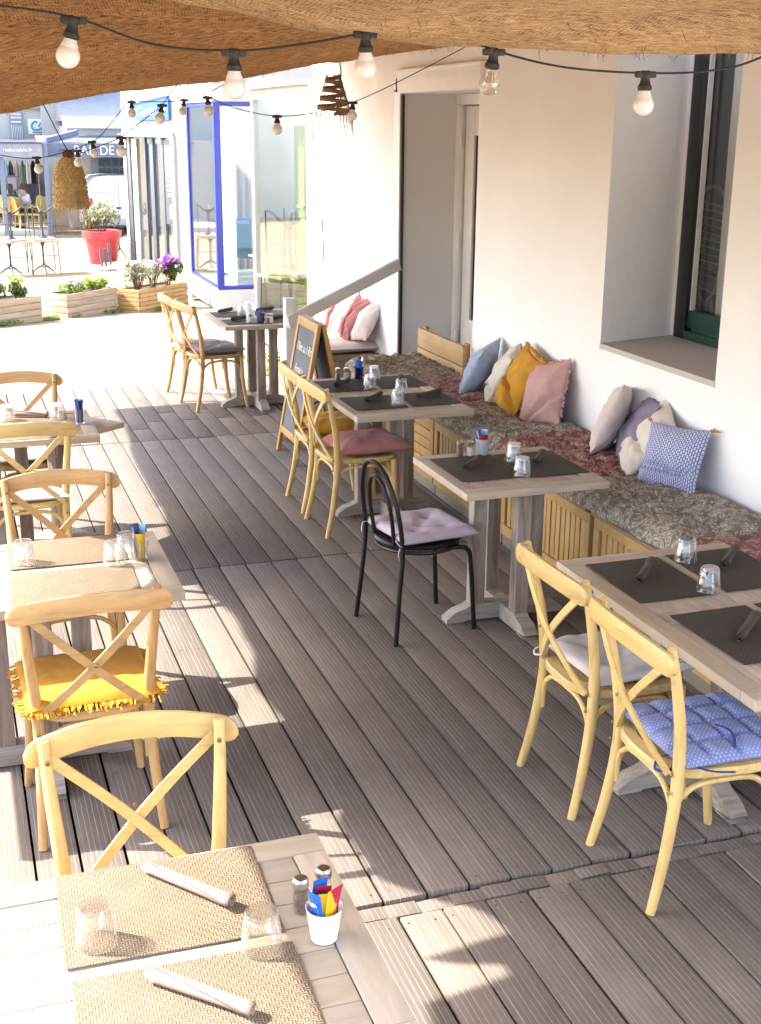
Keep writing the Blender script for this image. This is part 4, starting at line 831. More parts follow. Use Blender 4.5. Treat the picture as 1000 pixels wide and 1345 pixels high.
def sachet(cx, cy, a, rad, lean, m, label, group, w=.026, h=.10, z=.006, logo=None, twist=0):
    b = B(); n = 8
    def pt(i, s): 
        v = i/n; zz = h*v; tk = .0018*math.sin(PI*min(1, max(0, v)))+.0003; return zz, tk
    rows = []
    for i in range(n+1):
        zz, tk = pt(i, 1); bend = .006*math.sin(v_ := i/n*2.2)
        rows.append([b.bm.verts.new((x, yy+bend, zz)) for x, yy in ((-w/2, 0), (0, tk), (w/2, 0), (0, -tk))])
    for A, C in zip(rows, rows[1:]):
        for k in range(4): b.bm.faces.new((A[k], A[(k+1) % 4], C[(k+1) % 4], C[k]))
    b.bm.faces.new(rows[0]); b.bm.faces.new(rows[-1][::-1])
    o = b.build('sachet', m, angle=60)
    if logo:
        g = B(); g.lathe([(0, 0), (.0105, 0), (.0105, .0004), (0, .0004)], (0, -.0036, h*.80), 18, M4.Rotation(PI/2, 3, 'X') @ M4.Diagonal((1, .55, 1)))
        lo = g.build('logo_oval', 'sw', o); g = B(); g.lathe([(.0075, .0005), (.0095, .0005), (.0095, .0008), (.0075, .0008), (.0075, .0005)], (0, -.0036, h*.80), 18, M4.Rotation(PI/2, 3, 'X') @ M4.Diagonal((1, .55, 1))); g.build('logo_ring', 'red_ink', o)
    m_ = M4.Translation((cx+rad*math.cos(a), cy+rad*math.sin(a), ZT+z)) @ M4.Rotation(a+PI/2+twist, 4, 'Z') @ M4.Rotation(R(lean), 4, 'X')
    o.matrix_world = m_; return tag(o, label, 'sachet', group)

# nearest right table
placemat(2.302, 3.700, .30, .41, 'dark placemat at the far left of the nearest right table', rz=-.5)
placemat(2.648, 3.705, .31, .41, 'dark placemat against the bench on the nearest right table', rz=.5)
placemat(2.335, 3.158, .30, .42, 'dark placemat in front of the blue cushioned chair', rz=1)
placemat(2.672, 3.162, .31, .42, 'dark placemat cut by the right edge of the picture', rz=0)
napkin(2.235, 3.655, 2.375, 3.815, 'taupe napkin roll lying on the mat before the second yellow chair', seed=1, knot=True)
napkin(2.615, 3.70, 2.755, 3.845, 'taupe napkin roll on the bench side mat of the nearest right table', seed=2)
napkin(2.262, 3.085, 2.425, 3.235, 'taupe napkin roll cut by the right edge of the picture', seed=3)
tumbler(2.535, 3.835, 'upturned tumbler standing near the bench on the nearest right table'); tumbler(2.437, 3.53, 'upturned tumbler between two mats at the middle of the nearest right table')
# square table
placemat(2.307, 5.305, .325, .425, 'dark placemat facing the black chair'); placemat(2.638, 5.285, .31, .43, 'dark placemat on the bench side of the square table')
napkin(2.235, 5.255, 2.36, 5.40, 'taupe napkin roll beside the grey sachet cup', seed=4); napkin(2.59, 5.25, 2.695, 5.40, 'taupe napkin roll on the bench side mat of the square table', seed=5)
tumbler(2.53, 5.37, 'upturned tumbler standing behind another on the square table'); tumbler(2.455, 5.115, 'upturned tumbler nearest the front edge of the square table')
shaker(2.315, 5.535, 'pepper', 'small pepper shaker on the square table'); shaker(2.365, 5.525, 'salt', 'small salt shaker next to the grey cup on the square table')
cup(2.432, 5.53, 'cupg', 'grey metal cup of bright sachets on the square table', .028, .036, .082)
for i, (a, m, l) in enumerate(((-2.2, 'sr', 'crimson'), (-1.4, 'sr', 'crimson'), (-.5, 'sl', 'pale blue'), (.8, 'sl', 'pale blue'), (2.0, 'sb', 'blue'), (3.0, 'sl', 'pale blue'))):
    sachet(2.432, 5.53, a, .012, 11, m, l+' sachet in the grey metal cup', 'sachets in the grey cup', w=.03, h=.118 if m != 'sr' else .10)
# four-place table
placemat(2.29, 7.37, .31, .35, 'dark placemat beside the shakers on the four place table'); placemat(2.64, 7.395, .31, .37, 'dark placemat at the far bench side of the four place table')
placemat(2.30, 6.84, .32, .355, 'dark placemat in front of the old rose pillow'); placemat(2.645, 6.85, .30, .355, 'dark placemat at the near bench side of the four place table')
napkin(2.21, 7.294, 2.333, 7.432, 'dark napkin roll on the mat by the shakers', seed=6, knot=True); napkin(2.60, 7.27, 2.68, 7.42, 'dark napkin roll at the far bench side', seed=7)
napkin(2.255, 6.815, 2.39, 6.98, 'dark napkin roll in front of the old rose pillow', seed=8, knot=True); napkin(2.58, 6.83, 2.76, 6.955, 'dark napkin roll at the near bench side', seed=9)
tumbler(2.405, 7.225, 'upturned tumbler in the middle of the far mats on the four place table'); tumbler(2.525, 7.50, 'upturned tumbler right beside the blue glass of sachets'); tumbler(2.545, 7.04, 'upturned tumbler behind the front pair on the four place table'); tumbler(2.415, 6.74, 'upturned tumbler at the front edge of the four place table')
shaker(2.30, 7.555, 'pepper', 'pepper shaker standing by the blue glass of sachets'); shaker(2.355, 7.55, 'salt', 'salt shaker standing by the blue glass of sachets')
cup(2.44, 7.555, 'cupb', 'blue glass of sachets on the four place table', .027, .034, .075)
for i, (a, m, l) in enumerate(((-2.4, 'sb', 'blue'), (-1.2, 'sb', 'blue'), (.0, 'sw', 'white'), (1.2, 'sb', 'blue'), (2.6, 'sb', 'blue'))):
    sachet(2.44, 7.555, a, .011, 8, m, l+' sachet in the blue glass on the four place table', 'sachets in the blue glass', w=.026, h=.11 if m == 'sb' else .135)
# far sunny table
placemat(2.265, 10.13, .31, .30, 'dark placemat at the near end of the far sunny table'); placemat(2.265, 10.58, .32, .30, 'dark placemat at the sunlit end of the far sunny table'); placemat(2.60, 10.58, .30, .30, 'dark placemat beyond the handrail post, wall side far end'); placemat(2.60, 10.13, .30, .30, 'dark placemat behind the handrail post')
napkin(2.17, 10.63, 2.30, 10.74, 'napkin roll at the sunlit end of the far table', seed=11); napkin(2.18, 10.13, 2.345, 10.28, 'napkin roll at the near end of the far table', seed=12); napkin(2.50, 10.62, 2.66, 10.71, 'napkin roll on the wall side of the far table', seed=13); napkin(2.53, 10.12, 2.66, 10.2, 'napkin roll just left of the handrail post', seed=14)
tumbler(2.345, 10.52, 'upturned tumbler in the sun on the far table'); tumbler(2.44, 10.66, 'upturned tumbler farthest away on the far sunny table'); tumbler(2.315, 10.06, 'upturned tumbler left of the blue and ochre cup')
cup(2.392, 10.03, 'cupb', 'blue glass cup of sachets on the far sunny table', .028, .034, .08)
for a, m, l in ((-2.2, 'sb', 'blue'), (-.7, 'sy', 'yellow'), (1.2, 'sb', 'blue'), (2.6, 'sy', 'yellow')): sachet(2.392, 10.03, a, .012, 8, m, l+' sachet in the cup on the far sunny table', 'sachets on the far sunny table')
shaker(2.44, 10.0, 'pepper', 'pepper shaker near the post on the far sunny table'); shaker(2.475, 10.0, 'salt', 'salt shaker near the post on the far sunny table')
# nearest left table
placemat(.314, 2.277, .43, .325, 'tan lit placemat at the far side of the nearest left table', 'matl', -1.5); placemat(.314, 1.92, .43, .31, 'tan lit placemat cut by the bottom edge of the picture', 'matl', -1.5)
napkin(.29, 2.40, .44, 2.215, 'taupe napkin roll, coloured as if sunlit, on the far mat of the nearest left table', 'nap_lit', 21, r=.0155); napkin(.245, 2.035, .405, 1.875, 'taupe napkin roll, coloured as if sunlit, nearest the bottom edge of the picture', 'nap_lit', 22, r=.0165)
tumbler(.162, 2.185, 'upturned tumbler at the lower left, in full sun'); tumbler(.47, 2.065, 'upturned tumbler beside the white sachet cup')
shaker(.577, 2.165, 'pepper', 'pepper shaker behind the white sachet cup'); shaker(.632, 2.185, 'salt', 'salt shaker behind the crimson sachets in the white cup')
CX, CY = .597, 2.063
cup(CX, CY, 'cupw', 'white plastic cup stuffed with coloured sachets', .0265, .0365, .072)
G_ = 'sachets in the white cup'
sachet(CX, CY, -2.55, .017, 9, 'sb', 'blue sachet with a red and white oval in the white cup', G_, logo=1, h=.112, w=.030)
sachet(CX, CY, -1.75, .018, 7, 'sy', 'left yellow sachet at the front of the white cup', G_, h=.10, w=.029, z=.018); sachet(CX, CY, -1.05, .018, 7, 'sy', 'right yellow sachet at the front of the white cup', G_, h=.106, w=.031, z=.018)
sachet(CX, CY, -.2, .013, 12, 'sr', 'crimson sachet at the right of the white cup', G_, h=.122, w=.030, twist=-.9); sachet(CX, CY, 1.5, .006, 8, 'sr', 'crimson sachet in the middle of the white cup', G_, h=.118, w=.032, twist=3.0)
sachet(CX, CY, 2.1, .017, 8, 'sb', 'blue sachet at the back of the white cup', G_, h=.13, w=.032, twist=2.8); sachet(CX, CY, 2.9, .012, 10, 'sd', 'navy sachet at the left of the white cup', G_, h=.11, w=.026, twist=1.8)
# second left table
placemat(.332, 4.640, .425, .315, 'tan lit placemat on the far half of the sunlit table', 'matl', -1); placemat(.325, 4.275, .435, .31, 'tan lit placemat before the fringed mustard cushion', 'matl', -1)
tumbler(.172, 4.545, 'upturned tumbler near the left edge of the picture'); tumbler(.487, 4.44, 'upturned tumbler left of the blue and yellow sachets')
cup(.585, 4.47, 'clear', 'clear plastic tumbler holding blue and yellow sachets', .028, .037, .078)
tumbler(.545, 4.53, 'upturned tumbler half behind the cup of blue and yellow sachets', False)
for i, (a, m, l) in enumerate(((-2.5, 'sy', 'yellow'), (-1.5, 'sy', 'yellow'), (-.6, 'sy', 'yellow'), (1.9, 'sd', 'navy'), (2.7, 'sb', 'blue'), (.8, 'sl', 'pale blue'), (3.4, 'sb', 'blue'))):
    sachet(.585, 4.47, a, .014, 8, m, l+' sachet in the clear tumbler on the sunlit table', 'sachets in the clear tumbler', h=.10 if m == 'sy' else .128)
# third left table
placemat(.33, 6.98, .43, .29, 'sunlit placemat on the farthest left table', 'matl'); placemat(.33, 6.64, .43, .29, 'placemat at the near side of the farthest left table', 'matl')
napkin(.27, 7.04, .45, 6.98, 'taupe napkin roll, coloured as if sunlit, on the farthest left table', 'nap_lit', 31)
tumbler(.235, 6.965, 'upturned tumbler beside the left edge on the farthest left table'); tumbler(.495, 6.93, 'upturned tumbler left of the navy sachets')
cup(.605, 6.79, 'clear', 'clear plastic tumbler holding navy sachets', .026, .034, .08)
for a, m, l in ((-2.4, 'sb', 'blue'), (-1.4, 'sd', 'navy'), (-.3, 'sb', 'blue'), (1, 'sl', 'pale blue'), (2.2, 'sd', 'navy'), (3.2, 'sr', 'crimson')): sachet(.605, 6.79, a, .012, 7, m, l+' sachet in the clear tumbler on the farthest left table', 'sachets on the farthest left table', h=.125)

# ------------------------------------------------------------------ storage benches along the wall
def bench(y0, y1, label, louvre=False):
    t = thing('storage_bench', label, 'bench', (3.18, (y0+y1)/2, 0), group='slatted storage benches along the wall'); L = y1-y0; xf = -.30
    b = B(); zt, zb = .505, .075
    for z in (zb+.03, zt-.035): b.box((xf+.012, 0, z), (.03, L-.002, .06 if z < .3 else .055), None, .003)
    for s in (-1, 1): b.box((xf+.0125, s*(L/2-.03), (zt+zb)/2), (.032, .055, zt-zb-.125), None, .003)
    b.build('frame', 'bench', t, angle=25)
    b = B(); q = random.Random(int(y0*10))
    if louvre:
        for k in range(5): b.box((xf+.02, 0, zb+.095+k*.066), (.018, L-.12, .06), None, .003)
    else:
        n = round((L-.12)/.056); p = (L-.12)/n
        for k in range(n):
            b.box((xf+.018+q.uniform(-.001, .001), -L/2+.06+p*(k+.5), (zt+zb)/2-.002), (.018, p-.010, zt-zb-.125), None, .003)
    b.build('slat_panel', 'bench', t, angle=25)
    b = B()
    for s in (-1, 1): b.box((.01, s*(L/2-.012), .28), (.57, .024, .42))
    b.box((.29, 0, .28), (.02, L-.05, .42)); b.box((-.262, 0, .28), (.012, L-.05, .41)); b.build('carcass', 'tleg', t, angle=25)  # dark teak backing puts the shade of the slat gaps into its colour
    b = B(); b.box((-.16, 0, .5155), (.33, L-.004, .02), None, .003); b.box((.155, 0, .5155), (.29, L-.004, .02), None, .003); b.build('lid', 'bench_d', t, angle=25)
    for s in (-1, 1): b = B(); b.box((-.268, s*L*.3, .5272), (.03, .07, .003), None, .001); b.build('hinge_plate', 'metal', t)
    b = B(); b.box((xf+.03, 0, .035), (.03, L, .07), None, .003); b.build('plinth', 'plinth', t, angle=25)
    return t
bench(2.95, 4.02, 'slatted storage bench behind the nearest right table'); bench(4.06, 5.165, 'slatted storage bench with a dark gap, right of the square table'); bench(5.205, 6.255, 'slatted storage bench behind the square table legs')
bench(6.27, 7.32, 'slatted storage bench by the old rose chair pillow'); bench(7.335, 8.20, 'bench with horizontal boards beneath the four place table', True)
eb = bench(8.215, 9.1, 'last storage bench in the doorway with a plank backrest', True)
b = B()
for z, h in ((.735, .145), (.605, .10)): b.box((.265, .0, z), (.035, .92, h), None, .004)
b.build('backrest', 'plank', eb, angle=25)
for y in (-.42, .40): b = B(); b.box((.297, y, .42), (.028, .06, .80), None, .003); b.build('backrest_post', 'honey', eb, angle=25)

def quilt(yc, L, m, label, seed, z=.526, w=.62, xc_=3.17, t=.075, rz=0, wr=.016):
    b = B(); nu, nv = 52, int(L/.013)
    def pt(u, v, s):
        x = (u-.5)*w; y = (v-.5)*L
        e = min(1, min(u, 1-u)*w/.05)**.5 * min(1, min(v, 1-v)*L/.05)**.5
        q1 = NZ.noise(V((x*4+seed*7, y*4, seed))); nz = q1*wr*1.8+(.5-abs(NZ.noise(V((x*9+seed+q1, y*15+q1*2, seed*2))))*1.6)*wr*1.7+(.5-abs(NZ.noise(V((x*24+q1*2, y*30+seed, 1))))*1.5)*wr*.8
        zz = (t*.25+t*.75*e+nz*e) if s > 0 else .0
        jx = .018*NZ.noise(V((y*6, seed, 2)))*(1 if abs(u-.5) > .3 else 0); jy = .02*NZ.noise(V((x*6, seed, 5)))
        dr = -.05*max(0, (.06-u)/.06)**1.5 if s > 0 else -.05*max(0, (.06-u)/.06)**1.5
        return V((x+jx, y+jy*(abs(v-.5)*2)**3, zz+dr*0))
    T_ = [[b.bm.verts.new(pt(i/nu, j/nv, 1)) for j in range(nv+1)] for i in range(nu+1)]
    Bt = [[b.bm.verts.new(pt(i/nu, j/nv, -1)) for j in range(nv+1)] for i in range(nu+1)]
    for i in range(nu):
        for j in range(nv):
            b.bm.faces.new((T_[i][j], T_[i+1][j], T_[i+1][j+1], T_[i][j+1])); b.bm.faces.new((Bt[i][j], Bt[i][j+1], Bt[i+1][j+1], Bt[i+1][j]))
    for i in range(nu):
        for j in (0, nv): b.bm.faces.new((T_[i][j], T_[i+1][j], Bt[i+1][j], Bt[i][j]))
    for j in range(nv):
        for i in (0, nu): b.bm.faces.new((T_[i][j], T_[i][j+1], Bt[i][j+1], Bt[i][j]))
    o = b.build('bench_mat', m, angle=80, loc=(xc_, yc, z)); o.rotation_euler.z = R(rz)
    return tag(o, label, 'bench cushion', 'printed mats on the benches')
quilt(8.67, .98, 'q_grey', 'crumpled grey beige mat at the far end below the plank backrest', 1, rz=2)
quilt(7.78, .84, 'q_pink', 'faded rose printed mat under the blue and cream pillows', 2, rz=-2)
quilt(6.86, 1.0, 'q_grey', 'crumpled grey beige mat under the pink pillow', 3, rz=1)
quilt(5.92, .90, 'q_red', 'crumpled red brown paisley mat under the pale rose pillow', 4, rz=-2, wr=.02)
quilt(4.96, 1.02, 'q_grey', 'crumpled grey beige mat beneath the blue knitted pillow', 5, rz=2)
quilt(4.02, .92, 'q_red', 'dark red paisley mat cut by the right edge of the picture', 6, rz=-1, wr=.008)
quilt(3.05, .9, 'q_grey', 'grey beige mat outside the right edge of the picture', 7, wr=.01)

# ------------------------------------------------------------------ pillows leaning on the wall
def wp(c, n, roll, label, **k):
    k.setdefault('wr', .02); o = pillow('pillow', **k); orient(o, c, n, roll); tag(o, label, 'pillow', 'pillows leaning on the house wall'); return o
wp((3.32, 7.63, .755), (-.62, .55, .42), -8, 'soft blue pillow, first in the row by the doorway', w=.36, h=.40, t=.14, m='p_blue', seed=21, fold=(1.3, -.35, .3))
wp((3.37, 7.36, .76), (-.72, .42, .4), -14, 'cream linen pillow squeezed between the blue and the mustard ones', w=.38, h=.40, t=.14, m='p_white', seed=22, fold=(1.45, -.1, .5), wr=.018)
o = wp((3.33, 7.05, .765), (-.86, .02, .42), -12, 'mustard velvet pillow with a ruffled edge', w=.38, h=.43, t=.13, m='p_must', seed=23, fold=(1.2, -.15, .5), wr=.02)
b = B()
for k in range(120):
    u = -1+2*k/119; b.beam((u*.185, .205, 0), (u*.19+random.gauss(0, .004), .205+random.uniform(.015, .03), random.gauss(0, .008)), .012, .004)
b.build('ruffle', 'p_must', o, angle=0)
o = wp((3.36, 6.73, .765), (-.86, -.16, .36), 14, 'dusty pink pillow with a fringed border', w=.37, h=.40, t=.14, m='p_pink', seed=24, fold=(2.1, -.45, .35), wr=.014)
b = B()
for k in range(260):
    sd = k % 4; u = random.uniform(-1, 1); x, y = ((u*.175, .19), (u*.175, -.19), (.175, u*.188), (-.175, u*.188))[sd]; ox, oy = ((0, 1), (0, -1), (1, 0), (-1, 0))[sd]; l = random.uniform(.008, .018)
    b.beam((x, y, 0), (x+ox*l+random.gauss(0, .004), y+oy*l, random.gauss(0, .006)), .007, .002)
b.build('fringe', 'p_pink', o, angle=0)
wp((3.375, 5.92, .785), (-.66, .60, .34), 10, 'pale rose pillow standing on its corner, at the left of the right hand group', w=.36, h=.42, t=.13, m='p_pale', seed=25, fold=(.3, -.5, .2))
wp((3.425, 5.74, .765), (-.74, .30, .42), -4, 'violet grey pillow wedged behind the cream ones', w=.36, h=.40, t=.10, m='p_purp', seed=26)
wp((3.375, 5.55, .75), (-.74, .16, .5), -20, 'cream pillow lying half under the blue knitted one', w=.36, h=.42, t=.12, m='p_white', seed=27, fold=(1.6, -.05, .35))
o = wp((3.335, 5.235, .735), (-.86, -.30, .36), 3, 'blue and white knitted pillow with yellow corner tassels', w=.37, h=.34, t=.12, m='p_knit', seed=28, fold=(1.5, -.25, .35), wr=.012)
b = B()
for sx in (-1, 1):
    for sy in (-1, 1):
        for k in range(9): b.beam((sx*.176, sy*.16, 0), (sx*(.185+random.uniform(.005, .03)), sy*(.165+random.uniform(.0, .022)), random.gauss(0, .012)), .004, .004)
b.build('tassel', 'p_must', o, angle=0)

# far bench under the sunlit wall with its cushions
fb = thing('wooden_chest', 'dark stained panelled chest used as a seat beyond the doorway', 'bench', (3.24, 11.0, 0))
b = B(); b.box((0, 0, .2), (.5, 1.5, .4), None, .004); b.build('body', 'honey', fb, angle=25).data.materials[0] = MT['tleg']
b = B()
for x in (-.215, .215): b.box((x, -.757, .21), (.07, .022, .40), None, .003)
b.box((0, -.757, .385), (.36, .02, .05), None, .003); b.box((0, -.757, .04), (.36, .02, .06), None, .003); b.build('front_frame', 'bench_d', fb, angle=25)
o = pillow('seat_mattress', .58, 1.5, .10, 'p_pale', 'pale rose mattress on the dark chest', 'bench cushion', seed=31, pinch=.01, pw=.25, wr=.006); o.location = (3.22, 11.0, .455)
def fp(c, n, roll, label, **k): o = pillow('pillow', **k); orient(o, c, n, roll); tag(o, label, 'pillow', 'pillows on the far chest')
fp((3.41, 10.36, .67), (-.80, -.02, .48), 12, 'pale pillow by the doorway end of the far chest', w=.34, h=.38, t=.13, m='p_pale', seed=32)
fp((3.36, 10.56, .69), (-.78, -.10, .42), -12, 'folded dusty pink pillow on the far chest', w=.30, h=.42, t=.10, m='p_rose', seed=33, wr=.02, fold=(.2, 0, .5))
fp((3.36, 10.80, .67), (-.78, -.1, .40), 8, 'cream pillow between two pink ones on the far chest', w=.32, h=.38, t=.12, m='p_white', seed=34)
fp((3.33, 11.05, .67), (-.74, -.25, .35), -12, 'rose pillow at the street end of the far chest', w=.30, h=.38, t=.10, m='p_rose', seed=35, wr=.02, fold=(.3, .1, .4))

# ------------------------------------------------------------------ chalkboard
cb = thing('chalkboard', 'pine A frame chalkboard with a handwritten menu', 'chalkboard', (2.39, 8.53, 0))
def leaf_board(x0, x1, hgt_, name, with_slate):
    """leaf in the plane from foot x0 to top x1; local y = width"""
    rot = M4.Rotation(math.atan2(x1-x0, hgt_), 3, 'Y'); L = math.hypot(x1-x0, hgt_)
    def P_(y, z, o=0): return V((x0, 0, 0))+rot @ V((o, y, z))
    b = B(); W = .235
    for s in (-1, 1): b.box(P_(s*W, L/2), (.028, .045, L), rot, .003)
    b.box(P_(0, L-.03), (.0265, 2*W-.045, .06), rot, .003); b.box(P_(0, .17), (.0265, 2*W-.045, .05), rot, .003); fr = b.build(name, 'honey', cb, angle=25)
    b = B(); b.box(P_(0, (L+.13)/2-.0), (.010, 2*W-.05, L-.245), rot); sl_ = b.build('slate', 'slate', fr, angle=0)
    return rot, P_, L, sl_
rot, P_, L, sl_ = leaf_board(-.185, .0, .99, 'front_frame', True); leaf_board(.235, .03, .99, 'back_frame', True)
b = B(); b.tube([(-.11, -.21, .40), (.01, -.21, .45), (.14, -.21, .40)], .006, 6); b.build('strap', 'rubber', cb)
for i, (s, z, sz, dy) in enumerate((("l'Ilien au à Riz", .80, .092, 0), ('Fermé le', .64, .08, .05), ('Dîn', .50, .085, .12), ('Soir', .40, .07, .03))):
    y_ = V((0, -1, 0)); zz = rot @ V((0, 0, 1)); m_ = frame_mtx(P_(dy, z, -.0062), y_, zz)
    text_mesh(s, sz, 'chalk_writing', 'chalk', sl_, m_, .0006, .35, .72)
index()

# ------------------------------------------------------------------ festoon lights
def festoon(label, pts, bulbs, tilt=None, rs=1.0, clear=()):
    t = thing('festoon_light', label, 'string lights', pts[0])
    o0 = V(pts[0]); b = B(); b.tube([p-o0 for p in spline(pts, 8)], .0026, 6); b.build('cable', 'rubber', t)
    for i, p in enumerate(bulbs):
        p = V(p)-o0; q = random.Random(i+len(bulbs)); tl = tilt[i] if tilt else (q.gauss(0, .08), q.gauss(0, .08))
        m = M4.Rotation(tl[0], 3, 'X') @ M4.Rotation(tl[1], 3, 'Y')
        b = B(); b.lathe([(0, .008), (.010, .008), (.0125, .004), (.0125, -.003), (.0100, -.008), (.0105, -.013), (.0125, -.021), (.0155, -.024), (.0155, -.031), (.0125, -.034), (0, -.034)], p, 18, m); b.box(p, (.05, .013, .014), None, .004)
        s = b.build('socket', 'rubber', t)
        b = B(); R0 = .0225*rs; pr = [(.0120, -.031), (.0130, -.038), (.0165, -.046)]
        for k in range(1, 13): a = R(55)-R(145)*k/12; pr.append((max(0, R0*math.cos(a)), -.062+R0*math.sin(a)-.002))
        pr[-1] = (0, pr[-1][1]); b.lathe(pr, p, 22, m)
        b.build('bulb', 'clear' if i in clear else 'bulb', s)
        if i in clear:
            b = B()
            for k in range(6): a = 2*PI*k/6; b.tube([p+m @ V((.006*math.cos(a), .006*math.sin(a), -.04)), p+m @ V((.009*math.cos(a), .009*math.sin(a), -.068))], .0008, 4)
            b.build('filament', 'honey', s)
    return t
Y1 = 2.55
festoon('nearest string of festoon bulbs crossing just under the burlap', [(-.25, Y1+.2, 2.56), (.13, Y1+.02, 2.515), (.264, Y1, 2.497), (.41, Y1+.01, 2.455), (.565, Y1, 2.447), (.70, Y1, 2.462), (.835, Y1, 2.488), (.93, Y1, 2.512), (1.016, Y1, 2.499), (1.118, Y1, 2.462), (1.28, Y1, 2.432), (1.48, Y1, 2.424), (1.65, Y1, 2.433), (1.79, Y1+.02, 2.466), (2.1, Y1+.1, 2.58)],
        [(.262, Y1, 2.492), (.565, Y1, 2.443), (.835, Y1, 2.484), (1.118, Y1, 2.458), (1.48, Y1, 2.421)], [(0, .22), (0, 0), (.05, -.05), (0, .12), (0, 0)], clear=(3,))
Y2 = 6.5
festoon('string of festoon bulbs running from the straw lamp to the house wall', [(.641, Y2, 2.159), (.74, Y2, 2.195), (.86, Y2, 2.243), (.97, Y2, 2.32), (1.073, Y2, 2.399), (1.17, Y2, 2.50), (1.29, Y2, 2.445), (1.45, Y2, 2.385), (1.657, Y2, 2.351), (1.86, Y2, 2.37), (2.052, Y2, 2.419), (2.25, Y2, 2.50), (2.466, Y2, 2.602), (2.9, Y2+.1, 2.8)],
        [(.865, Y2, 2.24), (1.073, Y2, 2.395), (1.30, Y2, 2.435), (1.657, Y2, 2.349), (2.062, Y2, 2.42)], [(0, .02), (0, .22), (0, -.12), (0, 0), (0, .05)], rs=1.15)
festoon('string of festoon bulbs dipping behind the straw lamp', [(.1, 7.6, 2.20), (.30, 7.6, 2.14), (.50, 7.6, 2.115), (.69, 7.6, 2.15), (.86, 7.6, 2.215), (.95, 7.6, 2.30), (1.07, 7.6, 2.43), (1.16, 7.6, 2.428), (1.40, 7.6, 2.44), (1.52, 7.6, 2.48), (1.75, 7.6, 2.6)],
        [(.53, 7.6, 2.118), (.845, 7.6, 2.205), (1.08, 7.6, 2.425), (1.385, 7.6, 2.44), (.76, 7.6, 2.155)], rs=1.05)

# straw lamps
def straw_lamp():
    t = thing('straw_lamp', 'bell shaped golden straw lampshade with loose fringe hanging on a cable', 'lamp', (.79, 8.5, 1.765)); q = random.Random(11); t.scale = (.84, .84, .84)
    prof = [(.040, .385), (.062, .368), (.090, .333), (.107, .28), (.118, .21), (.126, .12), (.129, .06), (.130, .03)]
    b = B()
    for ri in range(20):                         # plaited rows: two crossing layers of straw stitches
        v = ri/19; i = v*(len(prof)-1); k = min(int(i), len(prof)-2); fr = i-k; r = prof[k][0]*(1-fr)+prof[k+1][0]*fr; z = prof[k][1]*(1-fr)+prof[k+1][1]*fr; n = int(16+r*230)
        for s in range(n):
            a = 2*PI*(s+.5*(ri % 2))/n+q.gauss(0, .03); da = 2*PI/n*1.15; dz = .024*(1 if ri % 2 else -1)
            p = V((r*math.cos(a), r*math.sin(a), z-dz/2)); p2 = V(((r+.003)*math.cos(a+da), (r+.003)*math.sin(a+da), z+dz/2)); mid = (p+p2)/2*1.0; mid.x *= 1.02; mid.y *= 1.02
            b.tube([p, mid, p2], [.004, .0062, .004], 5)
    b.lathe([(r-.004, z) for r, z in prof], seg=24)
    sh_ = b.build('shade', 'straw', t, angle=60)
    b = B()
    for k in range(75):
        a = q.uniform(0, 2*PI); r = .128; p = V((r*math.cos(a), r*math.sin(a), .03)); l = q.uniform(.05, .22)*(1.25 if math.cos(a) > 0 else 1); dr = q.gauss(.0, .03)
        b.tube([p, p+V((dr*math.cos(a)+q.gauss(0, .006), dr*math.sin(a), -l*.5)), p+V((dr*1.6*math.cos(a)+q.gauss(0, .015), dr*math.sin(a)*1.6, -l))], [.0016, .0011, .0006], 4)
    b.build('fringe', 'straw', t)
    b = B()
    for k in range(60):
        a = q.uniform(0, 2*PI); b.tube([V((.046*math.cos(a), .046*math.sin(a), .36)), V((.038*math.cos(a), .038*math.sin(a), .41)), V((.028*math.cos(a), .028*math.sin(a), .45)), V((q.uniform(.02, .075)*math.cos(a), .05*math.sin(a), q.uniform(.38, .46)))], .003, 4)
    b.build('neck', 'straw_d', t)
    b = B(); b.tube([(0, 0, .44), (-.09, -.02, .62), (-.18, -.06, .82), (-.25, -.2, 1.1)], .004, 6); b.build('cable', 'rubber', t)
straw_lamp()
def ribbon_lamp():
    t = thing('spiral_lamp', 'brown straw lampshade, an open spiral with see through gaps, near the sunlit wall', 'lamp', (2.86, 9.5, 2.30)); q = random.Random(4)
    b = B(); n = 150; rows = []
    for i in range(n+1):
        u = i/n; a = u*2*PI*4.2; z = .36-.27*u; r = .055+.085*u; h = .030
        rows.append([b.bm.verts.new((r*math.cos(a), r*math.sin(a), z+s*h+q.gauss(0, .001))) for s in (-.5, .5)])
    for A, C in zip(rows, rows[1:]): b.bm.faces.new((A[0], C[0], C[1], A[1]))
    o = b.build('spiral_band', 'straw_t', t, recalc=False); sol = o.modifiers.new('th', 'SOLIDIFY'); sol.thickness = .006
    b = B()
    for k in range(64):
        a = 2*PI*k/46+q.gauss(0, .04); b.tube([(.052*math.cos(a), .052*math.sin(a), .37), (.14*math.cos(a), .14*math.sin(a), .08)], .0012, 4)
        l = q.uniform(.06, .2); b.tube([(.14*math.cos(a), .14*math.sin(a), .09), (.148*math.cos(a), .148*math.sin(a), .03), ((.14+q.gauss(.015, .02))*math.cos(a), (.14+q.gauss(.01, .02))*math.sin(a), .08-l)], [.0018, .0014, .0007], 4)
    b.build('fringe', 'straw_t', t)
    b = B(); b.tube([(.06, 0, .12), (.06, 0, .40), (.03, 0, .62)], .005, 6); b.build('cable', 'rubber', t)
ribbon_lamp()

